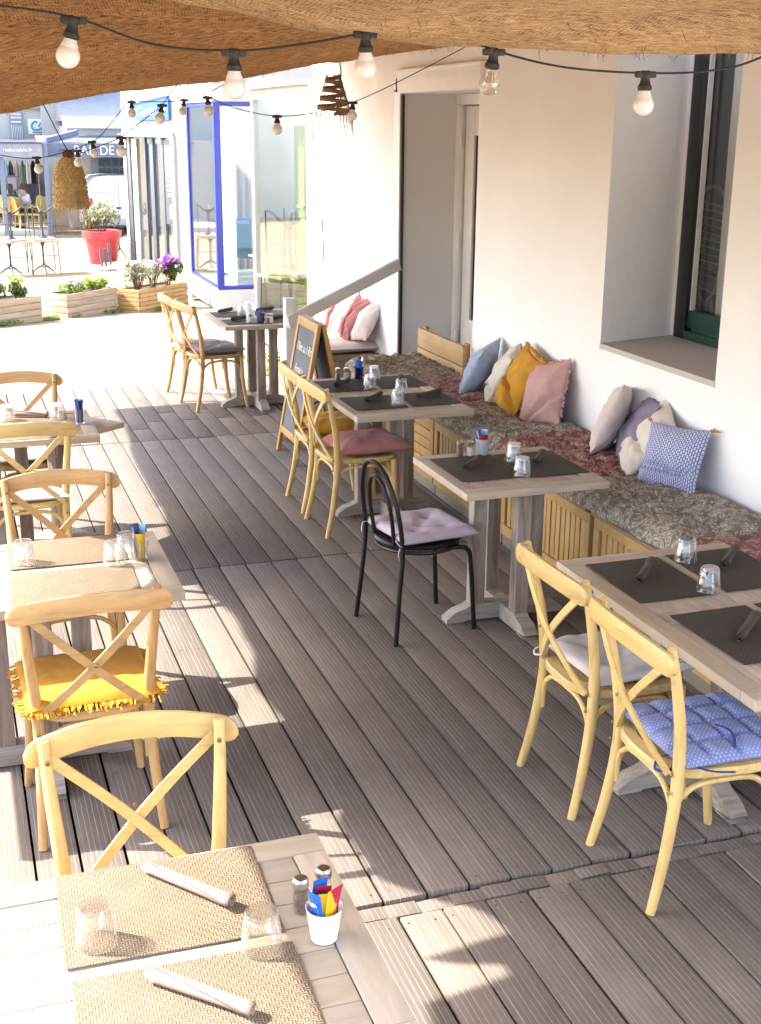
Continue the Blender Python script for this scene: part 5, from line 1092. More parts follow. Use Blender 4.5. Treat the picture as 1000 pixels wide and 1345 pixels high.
# ------------------------------------------------------------------ glazed porch at the end of the house wall
gp = thing('glazed_porch', 'white aluminium glazed porch reflecting the street, between the house and the blue window', 'porch', (3.5, 13.5, -.15))
def rel(o, b):
    for v in b.bm.verts: v.co -= V(o)
    return b
G0 = (3.5, 13.5, -.15)
b = B()
for y in (12.40, 14.78): b.box((3.5, y, 1.27), (.07, .11, 2.84), None, .004)
b.box((3.5, 13.59, 2.63), (.07, 2.27, .11), None, .004); b.box((3.5, 13.59, -.08), (.07, 2.27, .14), None, .004); b.box((3.46, 13.6, 2.71), (.2, 2.5, .05), None, .004)
rel(G0, b).build('frame', 'alu', gp, angle=25)
b = B(); b.box((3.5, 13.59, 1.28), (.008, 2.27, 2.6)); rel(G0, b).build('pane', 'pane2', gp, angle=0)
b = B()
b.quad((4.5, 12.31, -.13), (4.5, 17.4, -.13), (4.5, 17.4, 2.8), (4.5, 12.31, 2.8)); b.quad((3.5, 14.84, -.13), (4.5, 14.84, -.13), (4.5, 14.84, 2.8), (3.5, 14.84, 2.8))
rel(G0, b).build('inner_wall', 'offw', gp, angle=0)
b = B(); b.quad((3.53, 12.34, -.10), (5.2, 12.34, -.10), (5.2, 14.82, -.10), (3.53, 14.82, -.10)); rel(G0, b).build('floor', 'floorin', gp, angle=0)
b = B(); b.grid(70, 3, lambda u, v: V((4.38+.04*math.sin(u*50), 12.5+1.35*u, -.05+2.7*v))); rel(G0, b).build('sheer_curtain', 'p_pale', gp, recalc=False)
b = B(); b.box((3.95, 14.45, 1.1), (.03, .43, 2.4))
for z in (.5, .95, 1.4): b.box((3.94, 14.45, z), (.05, .43, .03))
rel(G0, b).build('lime_screen', 'lime', gp, angle=25)

# ------------------------------------------------------------------ shop with the cobalt window
sx, sy, sz = 3.854, 18.867, -.41
shop = thing('blue_shop', 'white shop with a cobalt blue corner window', 'shop', (sx, sy, sz)); S0 = (sx, sy, sz)
b = B()
b.box((sx+2.2, sy+.12, sz+.15), (4.4, .24, .32)); b.box((sx+.12, sy+1.36, sz+.15), (.24, 2.2, .32))
b.box((sx+2.2, sy+.2, 3.6), (4.4, .3, 1.95)); b.box((sx+.15, sy+1.4, 3.6), (.3, 2.1, 1.95)); b.box((sx+.14, sy+2.5, 2.0), (.28, .5, 5.0)); b.box((sx+4.25, sy+.14, 1.1), (.3, .28, 3.0))
rel(S0, b).build('wall', 'street', shop, angle=0)
b = B()
for (x, y, w_, d_) in ((sx+.05, sy+.05, .1, .1), (sx+.03, sy+2.2, .035, .03), (sx+1.5, sy+.05, .06, .09)): b.box((x, y, 1.26), (w_, d_, 2.7), None, .005)
b.box((sx+.78, sy+.05, -.065), (1.36, .09, .05), None, .005); b.box((sx+.78, sy+.05, 2.585), (1.36, .09, .05), None, .005); b.box((sx+.03, sy+1.13, -.065), (.05, 2.06, .03), None, .005); b.box((sx+.03, sy+1.13, 2.58), (.06, 2.06, .045), None, .005)
rel(S0, b).build('window_frame', 'bluef', shop, angle=25)
b = B(); b.box((sx+.78, sy+.06, 1.27), (1.36, .008, 2.6)); rel(S0, b).build('pane', 'pane2', shop, angle=0)
b = B(); b.box((sx+.04, sy+1.13, 1.27), (.008, 2.06, 2.6)); rel(S0, b).build('pane', 'pane2', shop, angle=0)
b = B(); b.quad((sx+.26, sy+.26, -.1), (sx+4.2, sy+.26, -.1), (sx+4.2, sy+3.2, -.1), (sx+.26, sy+3.2, -.1)); rel(S0, b).build('floor', 'floorin', shop, angle=0)
b = B(); b.quad((sx+.1, sy+3.2, -.4), (sx+4.2, sy+3.2, -.4), (sx+4.2, sy+3.2, 4.5), (sx+.1, sy+3.2, 4.5)); b.quad((sx+4.2, sy+.3, -.4), (sx+4.2, sy+3.2, -.4), (sx+4.2, sy+3.2, 4.5), (sx+4.2, sy+.3, 4.5)); b.quad((sx+.1, sy+.1, 4.5), (sx+4.2, sy+.1, 4.5), (sx+4.2, sy+3.2, 4.5), (sx+.1, sy+3.2, 4.5)); rel(S0, b).build('inner_wall', 'street', shop, angle=0)
b = B(); b.grid(60, 3, lambda u, v: V((sx+.55+.85*u, sy+1.5+.05*math.sin(u*45), .0+2.6*v))); b.grid(40, 3, lambda u, v: V((sx+.5+.04*math.sin(u*40), sy+1.55+.8*u, .0+2.6*v))); rel(S0, b).build('sheer_curtain', 'p_cream', shop, recalc=False)  # curtain added to imitate streaky reflections in the shop glass
pb = thing('display_board', 'teal printed board standing inside the blue framed window', 'board', (4.42, 19.6, -.10))
b = B(); b.box((0, 0, .70), (.26, .03, .62), None, .004); b.build('panel', 'poster', pb, angle=25); b = B(); b.box((0, -.017, .95), (.2, .004, .05)); b.build('heading', 'sl', pb, angle=0)
for s in (-1, 1): b = B(); b.beam((s*.1, 0, .42), (s*.13, .1*s, 0), .02, .02); b.build('leg', 'greyf', pb, angle=0)
pc = thing('folding_chair', 'pale folding chair standing inside the blue framed window', 'chair', (4.72, 19.35, -.1), R(200))
b = B(); b.box((0, 0, .45), (.4, .4, .03), None, .008); b.build('seat', 'white', pc); b = B(); b.box((-.19, 0, .75), (.025, .4, .25), None, .01); b.build('backrest', 'sl', pc)
for s in (-1, 1):
    b = B(); b.beam((-.2, s*.18, .85), (.2, s*.18, 0), .02, .025); b.build('leg', 'greyf', pc, angle=0); b = B(); b.beam((.15, s*.16, .45), (-.2, s*.16, 0), .02, .025); b.build('leg', 'greyf', pc, angle=0)
pcr = thing('crate', 'white wooden crate on the shop window floor', 'crate', (4.36, 19.25, -.1), R(15))
b = B()
for z in (.05, .13, .21):
    for s in (-1, 1): b.box((0, s*.14, z), (.42, .012, .06)); b.box((s*.21, 0, z), (.012, .28, .06))
b.build('slats', 'white', pcr, angle=0)

# ------------------------------------------------------------------ cafe front with dark glazed doors
A = V((4.133, 30.514, -.912)); Uc = V((.863, -1.616, 0)).normalized(); Nn = V((Uc.y, -Uc.x, 0))
cafe = thing('cafe', 'white cafe front with anthracite glazed doors under a blue pointed sign', 'cafe', A)
mc = M4((Uc, -Nn, V((0, 0, 1)))).transposed()      # local x along the front, y into the building
def CB(c, dd, b, bev=0): b.box(mc @ V(c), dd, mc, bev)
def CP(px): return (px-170)/65*1.832
b = B(); CB((3.2, .3, 3.05), (2.7, .6, 8.2), b); CB((.93, .3, 5.1), (1.84, .6, 4.1), b); CB((-.03, .3, 3.0), (.10, .6, 8), b)
cw = b.build('wall', 'street', cafe, angle=0)
b = B()
for k in range(9): CB((.1+k*.21, -.004, 3.16), (.012, .02, .16), b)
CB((.95, -.006, 3.26), (1.9, .02, .03), b); b.build('wall_joint', 'greyf', cw, angle=0)
b = B(); CB((.93, -.01, 2.99), (1.86, .14, .13), b, .004); CB((CP(235.5), -.01, 1.47), (.10, .14, 2.95), b, .004); b.build('door_surround', 'greyf', cafe, angle=25)
b = B()
for x, w_ in ((CP(173), .14), (CP(195.5), .03), (CP(204), .13), (CP(218), .09)): CB((x, .06, 1.46), (w_, .08, 2.92), b, .003)
CB((.75, .06, .05), (1.3, .06, .10), b); b.build('door_frame', 'ashc', cafe, angle=25)
b = B(); CB((CP(199), .03, 1.2), (.02, .03, .28), b); b.build('door_handle', 'rubber', cafe, angle=0)
b = B(); CB((.9, .09, 1.46), (1.4, .008, 2.9), b); b.build('door_pane', 'pane2', cafe, angle=0)
b = B(); CB((.9, 2.2, 1.5), (2.6, .02, 3.2), b); CB((.9, 1.2, 2.98), (2.6, 2.2, .02), b); b.build('inner_wall', 'offw', cafe, angle=0)
b = B(); CB((CP(199), .12, 2.35), (.16, .01, .75), b); b.build('door_poster', 'sl', cafe, angle=0)
mp_ = None
b = B(); CB((CP(226.5), .04, 1.95), (.36, .02, 1.85), b, .003); mp_ = b.build('menu_panel', 'ashc', cafe, angle=25)
b = B()
for k in range(11): CB((CP(226.8)+random.uniform(-.015, .015), .026, 2.72-k*.105), (random.uniform(.15, .21), .006, .045), b)
CB((CP(227), .026, 1.30), (.08, .006, .3), b); b.build('menu_lines', 'lett', mp_, angle=0)
b = B(); CB((CP(180), .05, 1.46), (.19, .02, 2.85), b); np_ = b.build('side_panel', 'greyf', cafe, angle=0)
b = B()
for k in range(10): CB((CP(180.5), .036, 2.72-k*.16), (.07, .006, .09), b)
b.build('panel_lettering', 'lett', np_, angle=0)
b = B(); out = [(.28, 3.47), (.50, 3.64), (1.78, 3.80), (1.78, 3.30), (.62, 3.28)]
b.prism(out, .05, lambda x, z, t: mc @ V((x, -.03-t, z))); sg = b.build('shop_sign', 'signb', cafe, angle=20)
b = B(); b.beam(mc @ V((.5, -.075, 3.63)), mc @ V((1.78, -.075, 3.79)), .02, .05); b.build('sign_edge', 'bluef', sg, angle=0)
text_mesh('Geren m', .30, 'sign_lettering', 'lett', sg, frame_mtx(mc @ V((1.14, -.088, 3.49)), Uc, V((0, 0, 1))+Uc*.0)@M4.Rotation(R(6), 4, 'Z'), .004, .2, .95)
b = B(); b.box((0, 0, .05), (1.3, .9, .22), None, .01); stp = b.build('step', 'paving', loc=(4.05, 29.2, -.92), angle=25); stp.rotation_euler.z = math.atan2(Uc.y, Uc.x); tag(stp, 'pale stone step in front of the dark cafe doors', 'step')

# ------------------------------------------------------------------ far buildings
bar = thing('bar_building', 'white bar with grey blue joinery, grey roof and a slate blue awning', 'bar', (6, 43, -1)); B0 = (6, 43, -1)
b = B(); b.box((8.0, 44.5, .6), (8.0, 2.8, 3.2)); rel(B0, b).build('wall', 'street', bar, angle=0)
b = B(); b.box((8.0, 43.0, 2.24), (8.2, .35, .2), None, .02); rel(B0, b).build('cornice', 'white', bar, angle=25)
b = B(); b.prism([(43.0, 2.36), (48, 3.55), (48, 2.36)], 8.2, lambda y, z, t: (3.9+t, y, z)); rel(B0, b).build('roof', 'roofg', bar, angle=0)
b = B(); b.box((5.9, 43.06, 1.75), (2.6, .12, .34), None, .01); b.box((5.38, 43.06, .93), (1.3, .14, .78), None, .01); rel(B0, b).build('window_frame', 'winblue', bar, angle=25)
b = B()
for x in (5.04, 5.26, 5.50, 5.74):
    for z in (.77, 1.08): b.box((x, 42.97, z), (.17, .03, .25))
rel(B0, b).build('window_pane', 'winglass', bar, angle=0)
aw = thing('bar_awning', 'slate blue bar awning with large white capital letters', 'awning', (4.5, 41, -1)); A0 = (4.5, 41, -1)
b = B(); b.grid(30, 4, lambda u, v: V((2.98+4.2*u, 41+.03*math.sin(u*40)*(1-v), 1.29+.42*v)))
b.grid(20, 6, lambda u, v: V((2.98+4.2*u, 41+2.0*v, 1.71+.20*v-.06*math.sin(PI*v)))); rel(A0, b).build('valance', 'awn', aw, recalc=False)
b = B(); b.beam((3.15, 41.2, 1.78), (4.2, 41.9, 2.02), .20, .17, .03); rel(A0, b).build('rolled_cover', 'awn', aw)
b = B(); b.beam((3.2, 41.25, 1.68), (4.2, 41.95, 1.90), .16, .05); rel(A0, b).build('cassette', 'greyf', aw, angle=0)
text_mesh('BAR DE L', .40, 'awning_lettering', 'lett', aw, frame_mtx(V((4.74, 40.955, 1.485))-V(A0), (1, 0, 0), (0, 0, 1)), .004, 0, .93)
pg = thing('terrace_canopy', 'pale grey terrace canopy on two grey blue posts', 'canopy', (2.4, 40.5, -1)); C0 = (2.4, 40.5, -1)
b = B(); b.grid(30, 5, lambda u, v: V((.2+2.8*u, 40.4+.04*math.sin(u*31)*(1-v), 1.31+.41*v)))
b.grid(14, 6, lambda u, v: V((.2+2.8*u, 40.4+2.6*v, 1.72-.03*v))); rel(C0, b).build('fabric', 'awn_l', pg, recalc=False)
text_mesh('restosable.fr', .17, 'canopy_lettering', 'lett', pg, frame_mtx(V((2.28, 40.34, 1.52))-V(C0), (1, 0, 0), (0, 0, 1)), .003, 0, 1)
for x in (1.8, 3.09): b = B(); b.box((x, 40.55, .35), (.14, .14, 2.75), None, .01); rel(C0, b).build('post', 'winblue', pg, angle=25)
b = B(); b.box((1.6, 40.4, 1.72), (2.85, .05, .05)); rel(C0, b).build('rail', 'ashc', pg, angle=0)
tb = B(); tb.box((1.2, 42.2, -.93), (3.9, 3.4, .16), None, .01); tag(tb.build('terrace_floor', 'paving', angle=25), kind='structure')
bk = thing('bank_building', 'tall white building with the teal letters of a bank on it', 'building', (2, 46, -1)); K0 = (2, 46, -1)
b = B(); b.box((-2.0, 48, 3.5), (12, 3.6, 9.2)); b.box((9, 52, 4), (14, 3, 10)); b.box((3.9, 46.1, 3.5), (.9, .5, 4)); rel(K0, b).build('wall', 'street', bk, angle=0)
b = B(); b.box((3.25, 46.12, 3.0), (1.1, .12, .5)); b.box((2.62, 46.14, 2.2), (.42, .12, .9)); rel(K0, b).build('window_frame', 'roofg', bk, angle=0)
b = B()
for k in range(7): b.box((2.47+k*.055, 46.06, 1.98), (.022, .06, .42))
for z in (2.32, 2.46, 2.56): b.box((2.63, 46.06, z), (.33, .06, .05))
rel(K0, b).build('shutter', 'offw', bk, angle=0)
b = B(); b.box((3.38, 46.14, 2.17), (.74, .1, .50), None, .01); lp = rel(K0, b).build('logo_panel', 'white', bk, angle=25)
def lg(x, z): return V((3.12+x*.54, 46.05, 2.04+z*.32))-V(K0)
b = B(); b.tube([lg(*p) for p in spline([(.36, .80, 0), (.22, .95, 0), (.02, .65, 0), (.03, .22, 0), (.25, .08, 0), (.55, .22, 0), (.95, .72, 0)], 5) for p in [(p.x, p.y)]], .027, 8); b.build('logo_letter', 'teal', lp)
b = B(); b.tube([lg(*p) for p in ((.42, .42), (.62, .95), (.86, .08))], .022, 8); b.build('logo_letter', 'signb', lp)
b = B(); b.tube([lg(.82, .80), lg(.98, .94)], .022, 8); b.build('logo_accent', 'redl', lp); b = B(); b.box(lg(.5, -.16), (.52, .03, .025)); b.build('logo_underline', 'ashc', lp, angle=0)
sd_ = thing('clothes_shop', 'pale shop front behind the terrace with clothes hung outside', 'shop', (1.5, 44.2, -1)); D0 = (1.5, 44.2, -1)
b = B(); b.box((.6, 45.0, .375), (7.0, 1.4, 2.75)); rel(D0, b).build('wall', 'street', sd_, angle=0)
b = B(); b.box((3.0, 44.26, .1), (.75, .08, 1.7)); b.box((1.9, 44.26, .0), (.9, .08, 1.4)); rel(D0, b).build('window_pane', 'winglass', sd_, angle=0)
rk = thing('clothes_rail', 'metal clothes rail in front of the pale shop', 'clothes rail', (2.5, 43.4, -.85))
b = B(); b.tube([(-.6, 0, 0), (-.6, 0, 1.98), (.55, 0, 1.98), (.55, 0, 0)], .015, 6); b.build('rail', 'greyf', rk)
for i, (x, m, l) in enumerate(((2.03, 'sl', 'pale blue garment hanging on the far clothes rail'), (2.2, 'darkf', 'dark garment at the left of the far clothes rail'), (2.38, 'cloth1', 'washed pink garment on the far clothes rail'), (2.55, 'cloth2', 'grey green garment on the far clothes rail'), (2.74, 'sw', 'white garment on the far clothes rail'), (2.9, 'vest', 'black garment at the right of the far clothes rail'))):
    b = B(); b.grid(6, 8, lambda u, v: V(((u-.5)*(.15 if v < .75 else .15-.12*(v-.75)*4), .05*math.sin(u*PI*2+i), .72*v-.72))); o = b.build('garment', m, recalc=False, loc=(x, 43.4, 1.12)); o.modifiers.new('th', 'SOLIDIFY').thickness = .02; tag(o, l, 'clothing')
pl_ = thing('placard', 'pale lilac placard on a stand under the terrace canopy', 'sign', (2.16, 42.6, -.85))
b = B(); b.box((0, 0, 1.30), (.36, .03, .48), None, .005); b.build('panel', 'awn', pl_, angle=25); b = B(); b.box((0, -.02, 1.3), (.27, .006, .36)); b.build('sheet', 'p_lav', pl_, angle=0); b = B(); b.beam((0, .02, 1.1), (0, .02, 0), .03, .03); b.box((0, 0, .02), (.4, .3, .03)); b.build('stand', 'greyf', pl_, angle=0)

# van seen from behind
vn = thing('white_van', 'small white van parked behind the red pot, seen from the back', 'van', (5.18, 40.2, -1.0))
b = B(); prof = [(-.93, .28), (-.95, .75), (-.90, 1.25), (-.80, 1.55), (-.62, 1.70), (-.3, 1.74), (.3, 1.74), (.62, 1.70), (.80, 1.55), (.90, 1.25), (.95, .75), (.93, .28)]
b.prism(prof, 4.1, lambda x, z, t: (x, t-0.0, z)); bmesh.ops.bevel(b.bm, geom=[e for e in b.bm.edges if abs(e.verts[0].co.y-e.verts[1].co.y) < 1e-4], offset=.07, segments=3, affect='EDGES'); bd = b.build('body', 'van', vn, angle=40)
b = B(); b.box((0, -.012, 1.0), (.014, .02, 1.3)); b.box((-.45, -.008, 1.28), (.82, .012, .012)); b.box((.45, -.008, 1.28), (.82, .012, .012)); b.box((0, -.006, .62), (1.7, .01, .012)); b.build('door_seam', 'greyf', bd, angle=0)
b = B(); b.box((-.62, -.02, .80), (.40, .03, .05), None, .01); b.box((-.02, -.02, .80), (.16, .03, .045), None, .01); b.build('door_handle', 'darkf', bd, angle=25)
b = B(); b.box((0, -.03, .38), (1.84, .14, .2), None, .03); b.build('bumper', 'greyf', vn)
for s in (-1, 1):
    b = B(); b.box((s*.85, -.015, .95), (.10, .05, .3), None, .015); b.build('tail_light', 'redl', vn)
    for y in (.75, 3.3): b = B(); b.lathe([(0, -.09), (.24, -.09), (.30, -.07), (.30, .07), (.24, .09), (0, .09)], (s*.82, y, .30), 24, M4.Rotation(PI/2, 3, 'Y')); b.build('wheel', 'tyre', vn)

# ------------------------------------------------------------------ people and wicker chairs on the terrace
def yellow_chair():
    t = thing('wicker_chair', 'c', 'chair', group='yellow wicker chairs on the terrace')
    b = B(); b.box((0, 0, .44), (.46, .46, .05), None, .015); b.build('seat', 'bgold', t)
    b = B(); b.grid(8, 8, lambda u, v: V((-.21-.12*v, (u-.5)*(.44+.06*v), .46+.46*v+.06*math.sin(PI*u)*v))); o = b.build('backrest', 'bgold', t, recalc=False); o.modifiers.new('th', 'SOLIDIFY').thickness = .03
    for sx in (-1, 1):
        for sy in (-1, 1): b = B(); b.beam((sx*.18, sy*.18, .43), (sx*.22, sy*.2, 0), .03, .03); b.build('leg', 'bgold', t, angle=0)
    for s in (-1, 1): b = B(); b.tube([(.2, s*.23, .44), (.2, s*.24, .64), (-.22, s*.24, .68)], .018, 6); b.build('armrest', 'bgold', t)
    return t
yc = yellow_chair(); index(); TZ = -.85
for i, (x, y, a, l) in enumerate(((2.02, 41.5, 95, 'yellow wicker chair the woman with long brown hair sits in'), (2.36, 41.2, 20, 'yellow wicker chair with its back towards us between the two people'), (2.62, 41.7, 200, 'yellow wicker chair the man in the dark vest sits in'), (2.72, 41.05, 150, 'empty yellow wicker chair beside the right canopy post'), (1.86, 42.4, 60, 'yellow wicker chair farthest back beside the left canopy post'))):
    if i == 0: yc.location = (x, y, TZ); yc.rotation_euler.z = R(a); yc['label'] = l
    else: dup(yc, (x, y, TZ), R(a), l)
def skin_body(name, J, E, rad, m, parent=None, lv=2):
    me = bpy.data.meshes.new(name); me.from_pydata([V(p) for p in J], E, []); me.materials.append(MT[m])
    o = bpy.data.objects.new(name, me); COL.objects.link(o); me.skin_vertices or None
    mod = o.modifiers.new('skin', 'SKIN'); mod.use_smooth_shade = True
    sv = me.skin_vertices[0].data if len(me.skin_vertices) else None
    if sv is None:
        bm = bmesh.new(); bm.from_mesh(me); bm.verts.layers.skin.verify(); bm.to_mesh(me); bm.free(); sv = me.skin_vertices[0].data
    for i, r in enumerate(rad): sv[i].radius = r if isinstance(r, tuple) else (r, r)
    sv[0].use_root = True
    s = o.modifiers.new('sub', 'SUBSURF'); s.levels = s.render_levels = lv
    if parent: o.parent = parent
    return o
def person(loc, rz, label, lean, shirt, trous, long_hair, vest=None):
    t = thing('person', label, 'person', loc, rz)
    L = lean; hip = (0, 0, .52); ch = (L*.5, 0, .80); nk = (L*.85, 0, 1.03); hd = (L*1.0+.03, 0, 1.14); cr = (L*1.05+.035, 0, 1.27)
    J = [hip, ch, nk, hd, cr]; E_ = [(0, 1), (1, 2), (2, 3), (3, 4)]; rad = [(.15, .11), (.16, .11), .055, .088, .085]
    for s in (-1, 1):
        k = len(J); J += [(L*.75, s*.19, .97), (L*.8+.08, s*.23, .74), (L*.8+.30, s*.13, .78), (L*.8+.38, s*.11, .79)]; E_ += [(2, k), (k, k+1), (k+1, k+2), (k+2, k+3)]; rad += [.055, .042, .034, .028]
        k = len(J); J += [(.06, s*.10, .51), (.42, s*.12, .50), (.40, s*.12, .08), (.53, s*.13, .045)]; E_ += [(0, k), (k, k+1), (k+1, k+2), (k+2, k+3)]; rad += [.085, .065, .045, .035]
    skin_body('body', J, E_, rad, 'skin', t)
    J2 = [hip, ch, (L*.8, 0, .99)]; E2 = [(0, 1), (1, 2)]; r2 = [(.165, .125), (.175, .125), .085]
    for s in (-1, 1): k = len(J2); J2 += [(L*.75, s*.19, .97), (L*.8+.06, s*.225, .78)]; E2 += [(2, k), (k, k+1)]; r2 += [.066, .056]
    skin_body('shirt', J2, E2, r2, shirt, t)
    J3 = [hip]; E3 = []; r3 = [(.165, .12)]
    for s in (-1, 1): k = len(J3); J3 += [(.06, s*.10, .51), (.42, s*.12, .50), (.40, s*.12, .12)]; E3 += [(0, k), (k, k+1), (k+1, k+2)]; r3 += [.096, .076, .06]
    skin_body('trousers', J3, E3, r3, trous, t)
    for s in (-1, 1): b = B(); b.box((.47, s*.125, .035), (.24, .09, .07), None, .02); b.build('shoe', 'rubber', t)
    b = B(); b.lathe([(0, -.10), (.06, -.09), (.098, -.02), (.105, .04), (.085, .10), (.04, .125), (0, .13)], (cr[0]-.022, 0, 1.21), 16)
    if long_hair: b.box((cr[0]-.085, 0, 1.02), (.06, .15, .34), None, .025)
    b.build('hair', 'hair', t)
    if vest:
        J4 = [(0, 0, .56), ch, (L*.78, 0, .96)]; skin_body('vest', J4, [(0, 1), (1, 2)], [(.172, .132), (.182, .132), .10], vest, t)
    return t
person((2.04, 41.52, TZ-.0), R(95), 'seated woman with long brown hair and a teal top', .10, 'teal_top', 'jeans', True)
person((2.62, 41.68, TZ-.0), R(215), 'seated man with short dark hair, white shirt and dark vest, leaning forward', .26, 'shirt', 'darkf', False, 'vest')

# ------------------------------------------------------------------ bistro tables with others upturned on them
def bistro(label, loc, rz, L=.66, Wd=.6, flip=False, top=True):
    t = thing('bistro_table', label, 'table', loc, rz, 'cast iron bistro tables')
    b = B()
    for k in range(5): b.box((0, -Wd/2+Wd/5*(k+.5), .715), (L, Wd/5-.004, .03), None, .004)
    b.build('tabletop', 'bist', t, angle=25)
    b = B(); b.lathe([(0, .12), (.035, .12), (.04, .18), (.022, .24), (.018, .5), (.025, .6), (.05, .66), (.12, .695), (0, .698)], seg=14); b.build('column', 'iron', t)
    for k in range(3):
        a = 2*PI*k/3+.5; b = B(); b.tube(spline([(.02*math.cos(a), .02*math.sin(a), .17), (.12*math.cos(a), .12*math.sin(a), .13), (.22*math.cos(a), .22*math.sin(a), .05), (.29*math.cos(a), .29*math.sin(a), .018)], 4), [.024-.001*i for i in range(13)], 8); b.build('foot', 'iron', t)
    for sy in (-1, 1):
        for q_ in (-1, 1): b = B(); b.tube([(q_*L*.45, sy*Wd*.4, .695), (q_*L*.5, sy*Wd*.42, 0)], .010, 6); b.build('side_leg', 'iron', t)
    b = B(); b.tube([(-L*.47, -Wd*.41, .4), (L*.47, -Wd*.41, .4)], .007, 6); b.build('stretcher', 'iron', t)
    if flip: t.rotation_euler = (PI, 0, rz)
    return t
g1 = gz(28.9)
bistro('cast iron bistro table at the left edge carrying an upturned one', (1.30, 28.75, gz(28.75)+.002), R(8), .86); bistro('cast iron bistro table left of the red pot carrying an upturned one', (2.02, 29.0, gz(29)+.002), R(8), .62)
bistro('bistro table upturned on the one at the left edge, its feet in the air', (1.36, 28.8, gz(28.75)+.732+.734), R(40), .5, .5, True); bistro('bistro table upturned on the one left of the red pot, its feet in the air', (2.04, 29.02, gz(29)+.732+.734), R(10), .5, .5, True)

bistro('cast iron bistro table added behind the porch glass in place of a reflection', (3.80, 14.40, -.098), R(20), .6, .5); bistro('bistro table upturned on another, added behind the porch glass in place of a reflection', (3.80, 14.40, -.098+.732+.734), R(50), .5, .45, True)  # tables added behind the glass to imitate reflected street furniture
# red pot with a pale shrub, parasol base, tripod
pt = thing('plant_pot', 'large red plastic flowerpot by the cafe doors', 'plant pot', (3.55, 31.0, gz(31)))
b = B(); b.lathe([(0, 0), (.30, 0), (.31, .02), (.40, .60), (.455, .60), (.47, .77), (.45, .78), (.42, .76), (.40, .68), (0, .68)], seg=36); b.build('pot', 'potred', pt)
b = B(); b.lathe([(0, .69), (.41, .69), (.41, .685), (0, .685)], seg=24); b.build('soil', 'soil', pt)
def plant(name, loc, rad, n, size, m, label, cat='plant', stems=8, extra=None, group=None):
    t = thing(name, label, cat, loc, 0, group); q = random.Random(int(loc[0]*100+loc[1]*7)); b = B()
    for k in range(stems):
        a = q.uniform(0, 2*PI); rr = q.uniform(.2, .9); b.tube([(0.15*rad[0]*math.cos(a), .15*rad[1]*math.sin(a), 0), (rad[0]*rr*.6*math.cos(a), rad[1]*rr*.6*math.sin(a), rad[2]*.9), (rad[0]*rr*math.cos(a), rad[1]*rr*math.sin(a), rad[2]*q.uniform(1.2, 1.8))], [.006, .004, .002], 4)
    b.build('stem', 'twig', t)
    b = B()
    for k in range(7): c = (q.uniform(-.55, .55)*rad[0], q.uniform(-.55, .55)*rad[1], rad[2]*q.uniform(.6, 1.35)); s = q.uniform(.38, .6); b.leaves(c, (rad[0]*s, rad[1]*s, rad[2]*s), n//7, size, .1, q)
    b.build('foliage', m, t, angle=0, recalc=False)
    if extra:
        for mm, nn, sz, rr in extra:
            b = B()
            for k in range(nn):
                a = q.uniform(0, 2*PI); c = V((rad[0]*rr*q.uniform(-1, 1), rad[1]*rr*q.uniform(-1, 1), rad[2]*q.uniform(1.35, 2.0))); b.leaves(c, (sz, sz, sz*.8), 9, sz*1.6, .0, q)
            b.build('blossom', mm, t, angle=0, recalc=False)
    return t
plant('shrub', (3.55, 31.0, gz(31)+.69), (.52, .52, .42), 700, .11, 'leafg', 'pale grey green oleander like shrub growing in the red pot', 'shrub', 16)
ub = thing('parasol_base', 'grey parasol base disc with short dark tubes', 'parasol base', (3.42, 29.3, gz(29.3)))
b = B(); b.lathe([(0, 0), (.30, 0), (.31, .03), (.29, .07), (.08, .09), (0, .09)], seg=28); b.build('disc', 'stone', ub)
for x, h in ((-.09, .42), (.0, .40), (.1, .52)): b = B(); b.tube([(x, 0, .08), (x-.03, 0, .08+h)], .03, 10); b.build('tube', 'ashc', ub)
tp = thing('spotlight_tripod', 'black tripod holding a round spotlight beside the cafe doors', 'tripod', (4.02, 31.6, gz(31.6)))
b = B(); b.lathe([(0, -.08), (.11, -.08), (.14, .0), (.14, .08), (.11, .085), (0, .06)], (0, 0, .68), 20, M4.Rotation(R(80), 3, 'X')); b.build('spotlight', 'rubber', tp)
b = B(); b.tube([(0, 0, .25), (0, 0, .62)], .018, 8); b.build('pole', 'iron', tp)
for k in range(3): a = 2*PI*k/3; b = B(); b.tube([(0, 0, .34), (.2*math.cos(a), .2*math.sin(a), 0)], .013, 6); b.build('leg', 'iron', tp)

# planter boxes
def planter(x, y, a, L, h, label, m='planter', dovetail=False):
    t = thing('planter_box', label, 'planter', (x, y, gz(y)-.004), R(a), 'wooden planter boxes along the terrace edge'); D = .42; b = B(); n = 4 if not dovetail else 6; p = h/n
    for k in range(n):
        z = p*(k+.5)
        for s in (-1, 1): b.box((0, s*(D/2-.014), z), (L, .028, p-.006), None, .003); b.box((s*(L/2-.014), 0, z), (.028, D-.058, p-.006), None, .003)
    b.build('boards', m, t, angle=25)
    if not dovetail:
        b = B()
        for s in (-1, 1):
            for r in (-1, 1): b.box((s*(L/2-.05), r*(D/2-.05), h/2), (.05, .04, h-.02))
        b.build('corner_post', m, t, angle=0)
    else:
        b = B()
        for s in (-1, 1):
            for k in range(0, n, 2): b.box((s*(L/2-.03), -D/2-.0015, p*(k+.5)), (.056, .006, p-.008))
        b.build('dovetail_end', 'tleg', t, angle=0)
    b = B(); b.box((0, 0, h-.05), (L-.06, D-.06, .03)); b.build('soil', 'soil', t, angle=0); return t
def P3(x, y, a, off): c, s = math.cos(R(a)), math.sin(R(a)); return x+c*off[0]-s*off[1], y+s*off[0]+c*off[1]
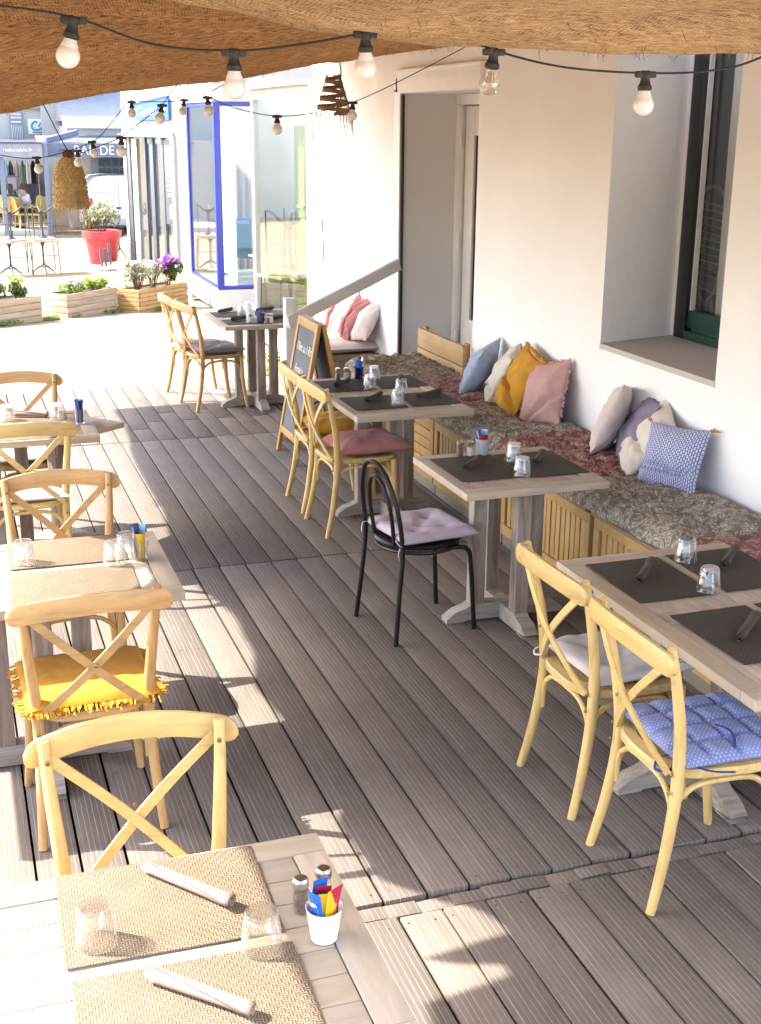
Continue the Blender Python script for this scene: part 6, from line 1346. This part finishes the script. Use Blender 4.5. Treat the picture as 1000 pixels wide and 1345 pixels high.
PL = [(.62, 18.02, 38, 1.15, .36), (1.85, 19.12, 41, 1.08, .375), (2.98, 19.60, 41, 1.18, .38)]
planter(*PL[0], 'weathered wooden planter box at the left edge of the picture'); planter(*PL[1], 'weathered wooden planter box in the middle of the three'); planter(*PL[2], 'slatted planter box with dovetailed corners by the blue shop', 'bench', True)
def pp(i, off, *a, **k): x, y, an, L, h = PL[i]; X_, Y_ = P3(x, y, an, off); plant(a[0], (X_, Y_, gz(y)+h-.05), *a[1:], **k)
pp(0, (-.05, 0), 'flowering_plant', (.19, .16, .17), 420, .06, 'leaf', 'bushy green plant with pink flowers in the left planter box', extra=[('flow', 5, .03, .7)])
pp(0, (.33, 0), 'flowering_plant', (.16, .15, .15), 340, .06, 'leaf', 'round green plant at the right end of the left planter box', extra=[('leafy', 7, .04, .7)])
pp(1, (-.18, 0), 'flowering_plant', (.26, .16, .11), 420, .05, 'leafy', 'low plant with pale lilac flowers in the middle planter box', extra=[('floww', 22, .035, .75)])
pp(1, (.30, 0), 'grass_tuft', (.2, .15, .12), 380, .07, 'leafy', 'lime green tuft at the right of the middle planter box')
pp(2, (-.36, 0), 'shrub', (.26, .2, .27), 320, .06, 'leafg', 'twiggy grey green shrub at the left of the dovetailed planter box', stems=34)
pp(2, (.02, .02), 'shrub', (.2, .16, .24), 160, .05, 'leafg', 'sparse pale shrub in the middle of the dovetailed planter box', stems=26, extra=[('floww', 10, .03, .8)])
pp(2, (.36, 0), 'flowering_plant', (.22, .18, .22), 420, .075, 'leaf', 'plant with large purple flowers in the dovetailed planter box', extra=[('flow', 11, .075, .65)])
b = B(); q = random.Random(8)
for (x, y) in [(PL[i][0]+random.uniform(-.7, .7), PL[i][1]) for i in range(3) for k in range(7)]+[(3.1+random.uniform(-.3, .25), 12.6+random.uniform(-.4, 1.2)) for k in range(12)]:
    i = min(range(3), key=lambda i: abs(PL[i][0]-x)) ; yy = y if y < 15 else PL[i][1]+(x-PL[i][0])*math.tan(R(PL[i][2]))-.32
    b.leaves((x, yy, gz(yy)+.03), (.10, .08, .04), 30, .05, 0, q)
tag(b.build('weeds', 'weed', angle=0, recalc=False), kind='stuff')
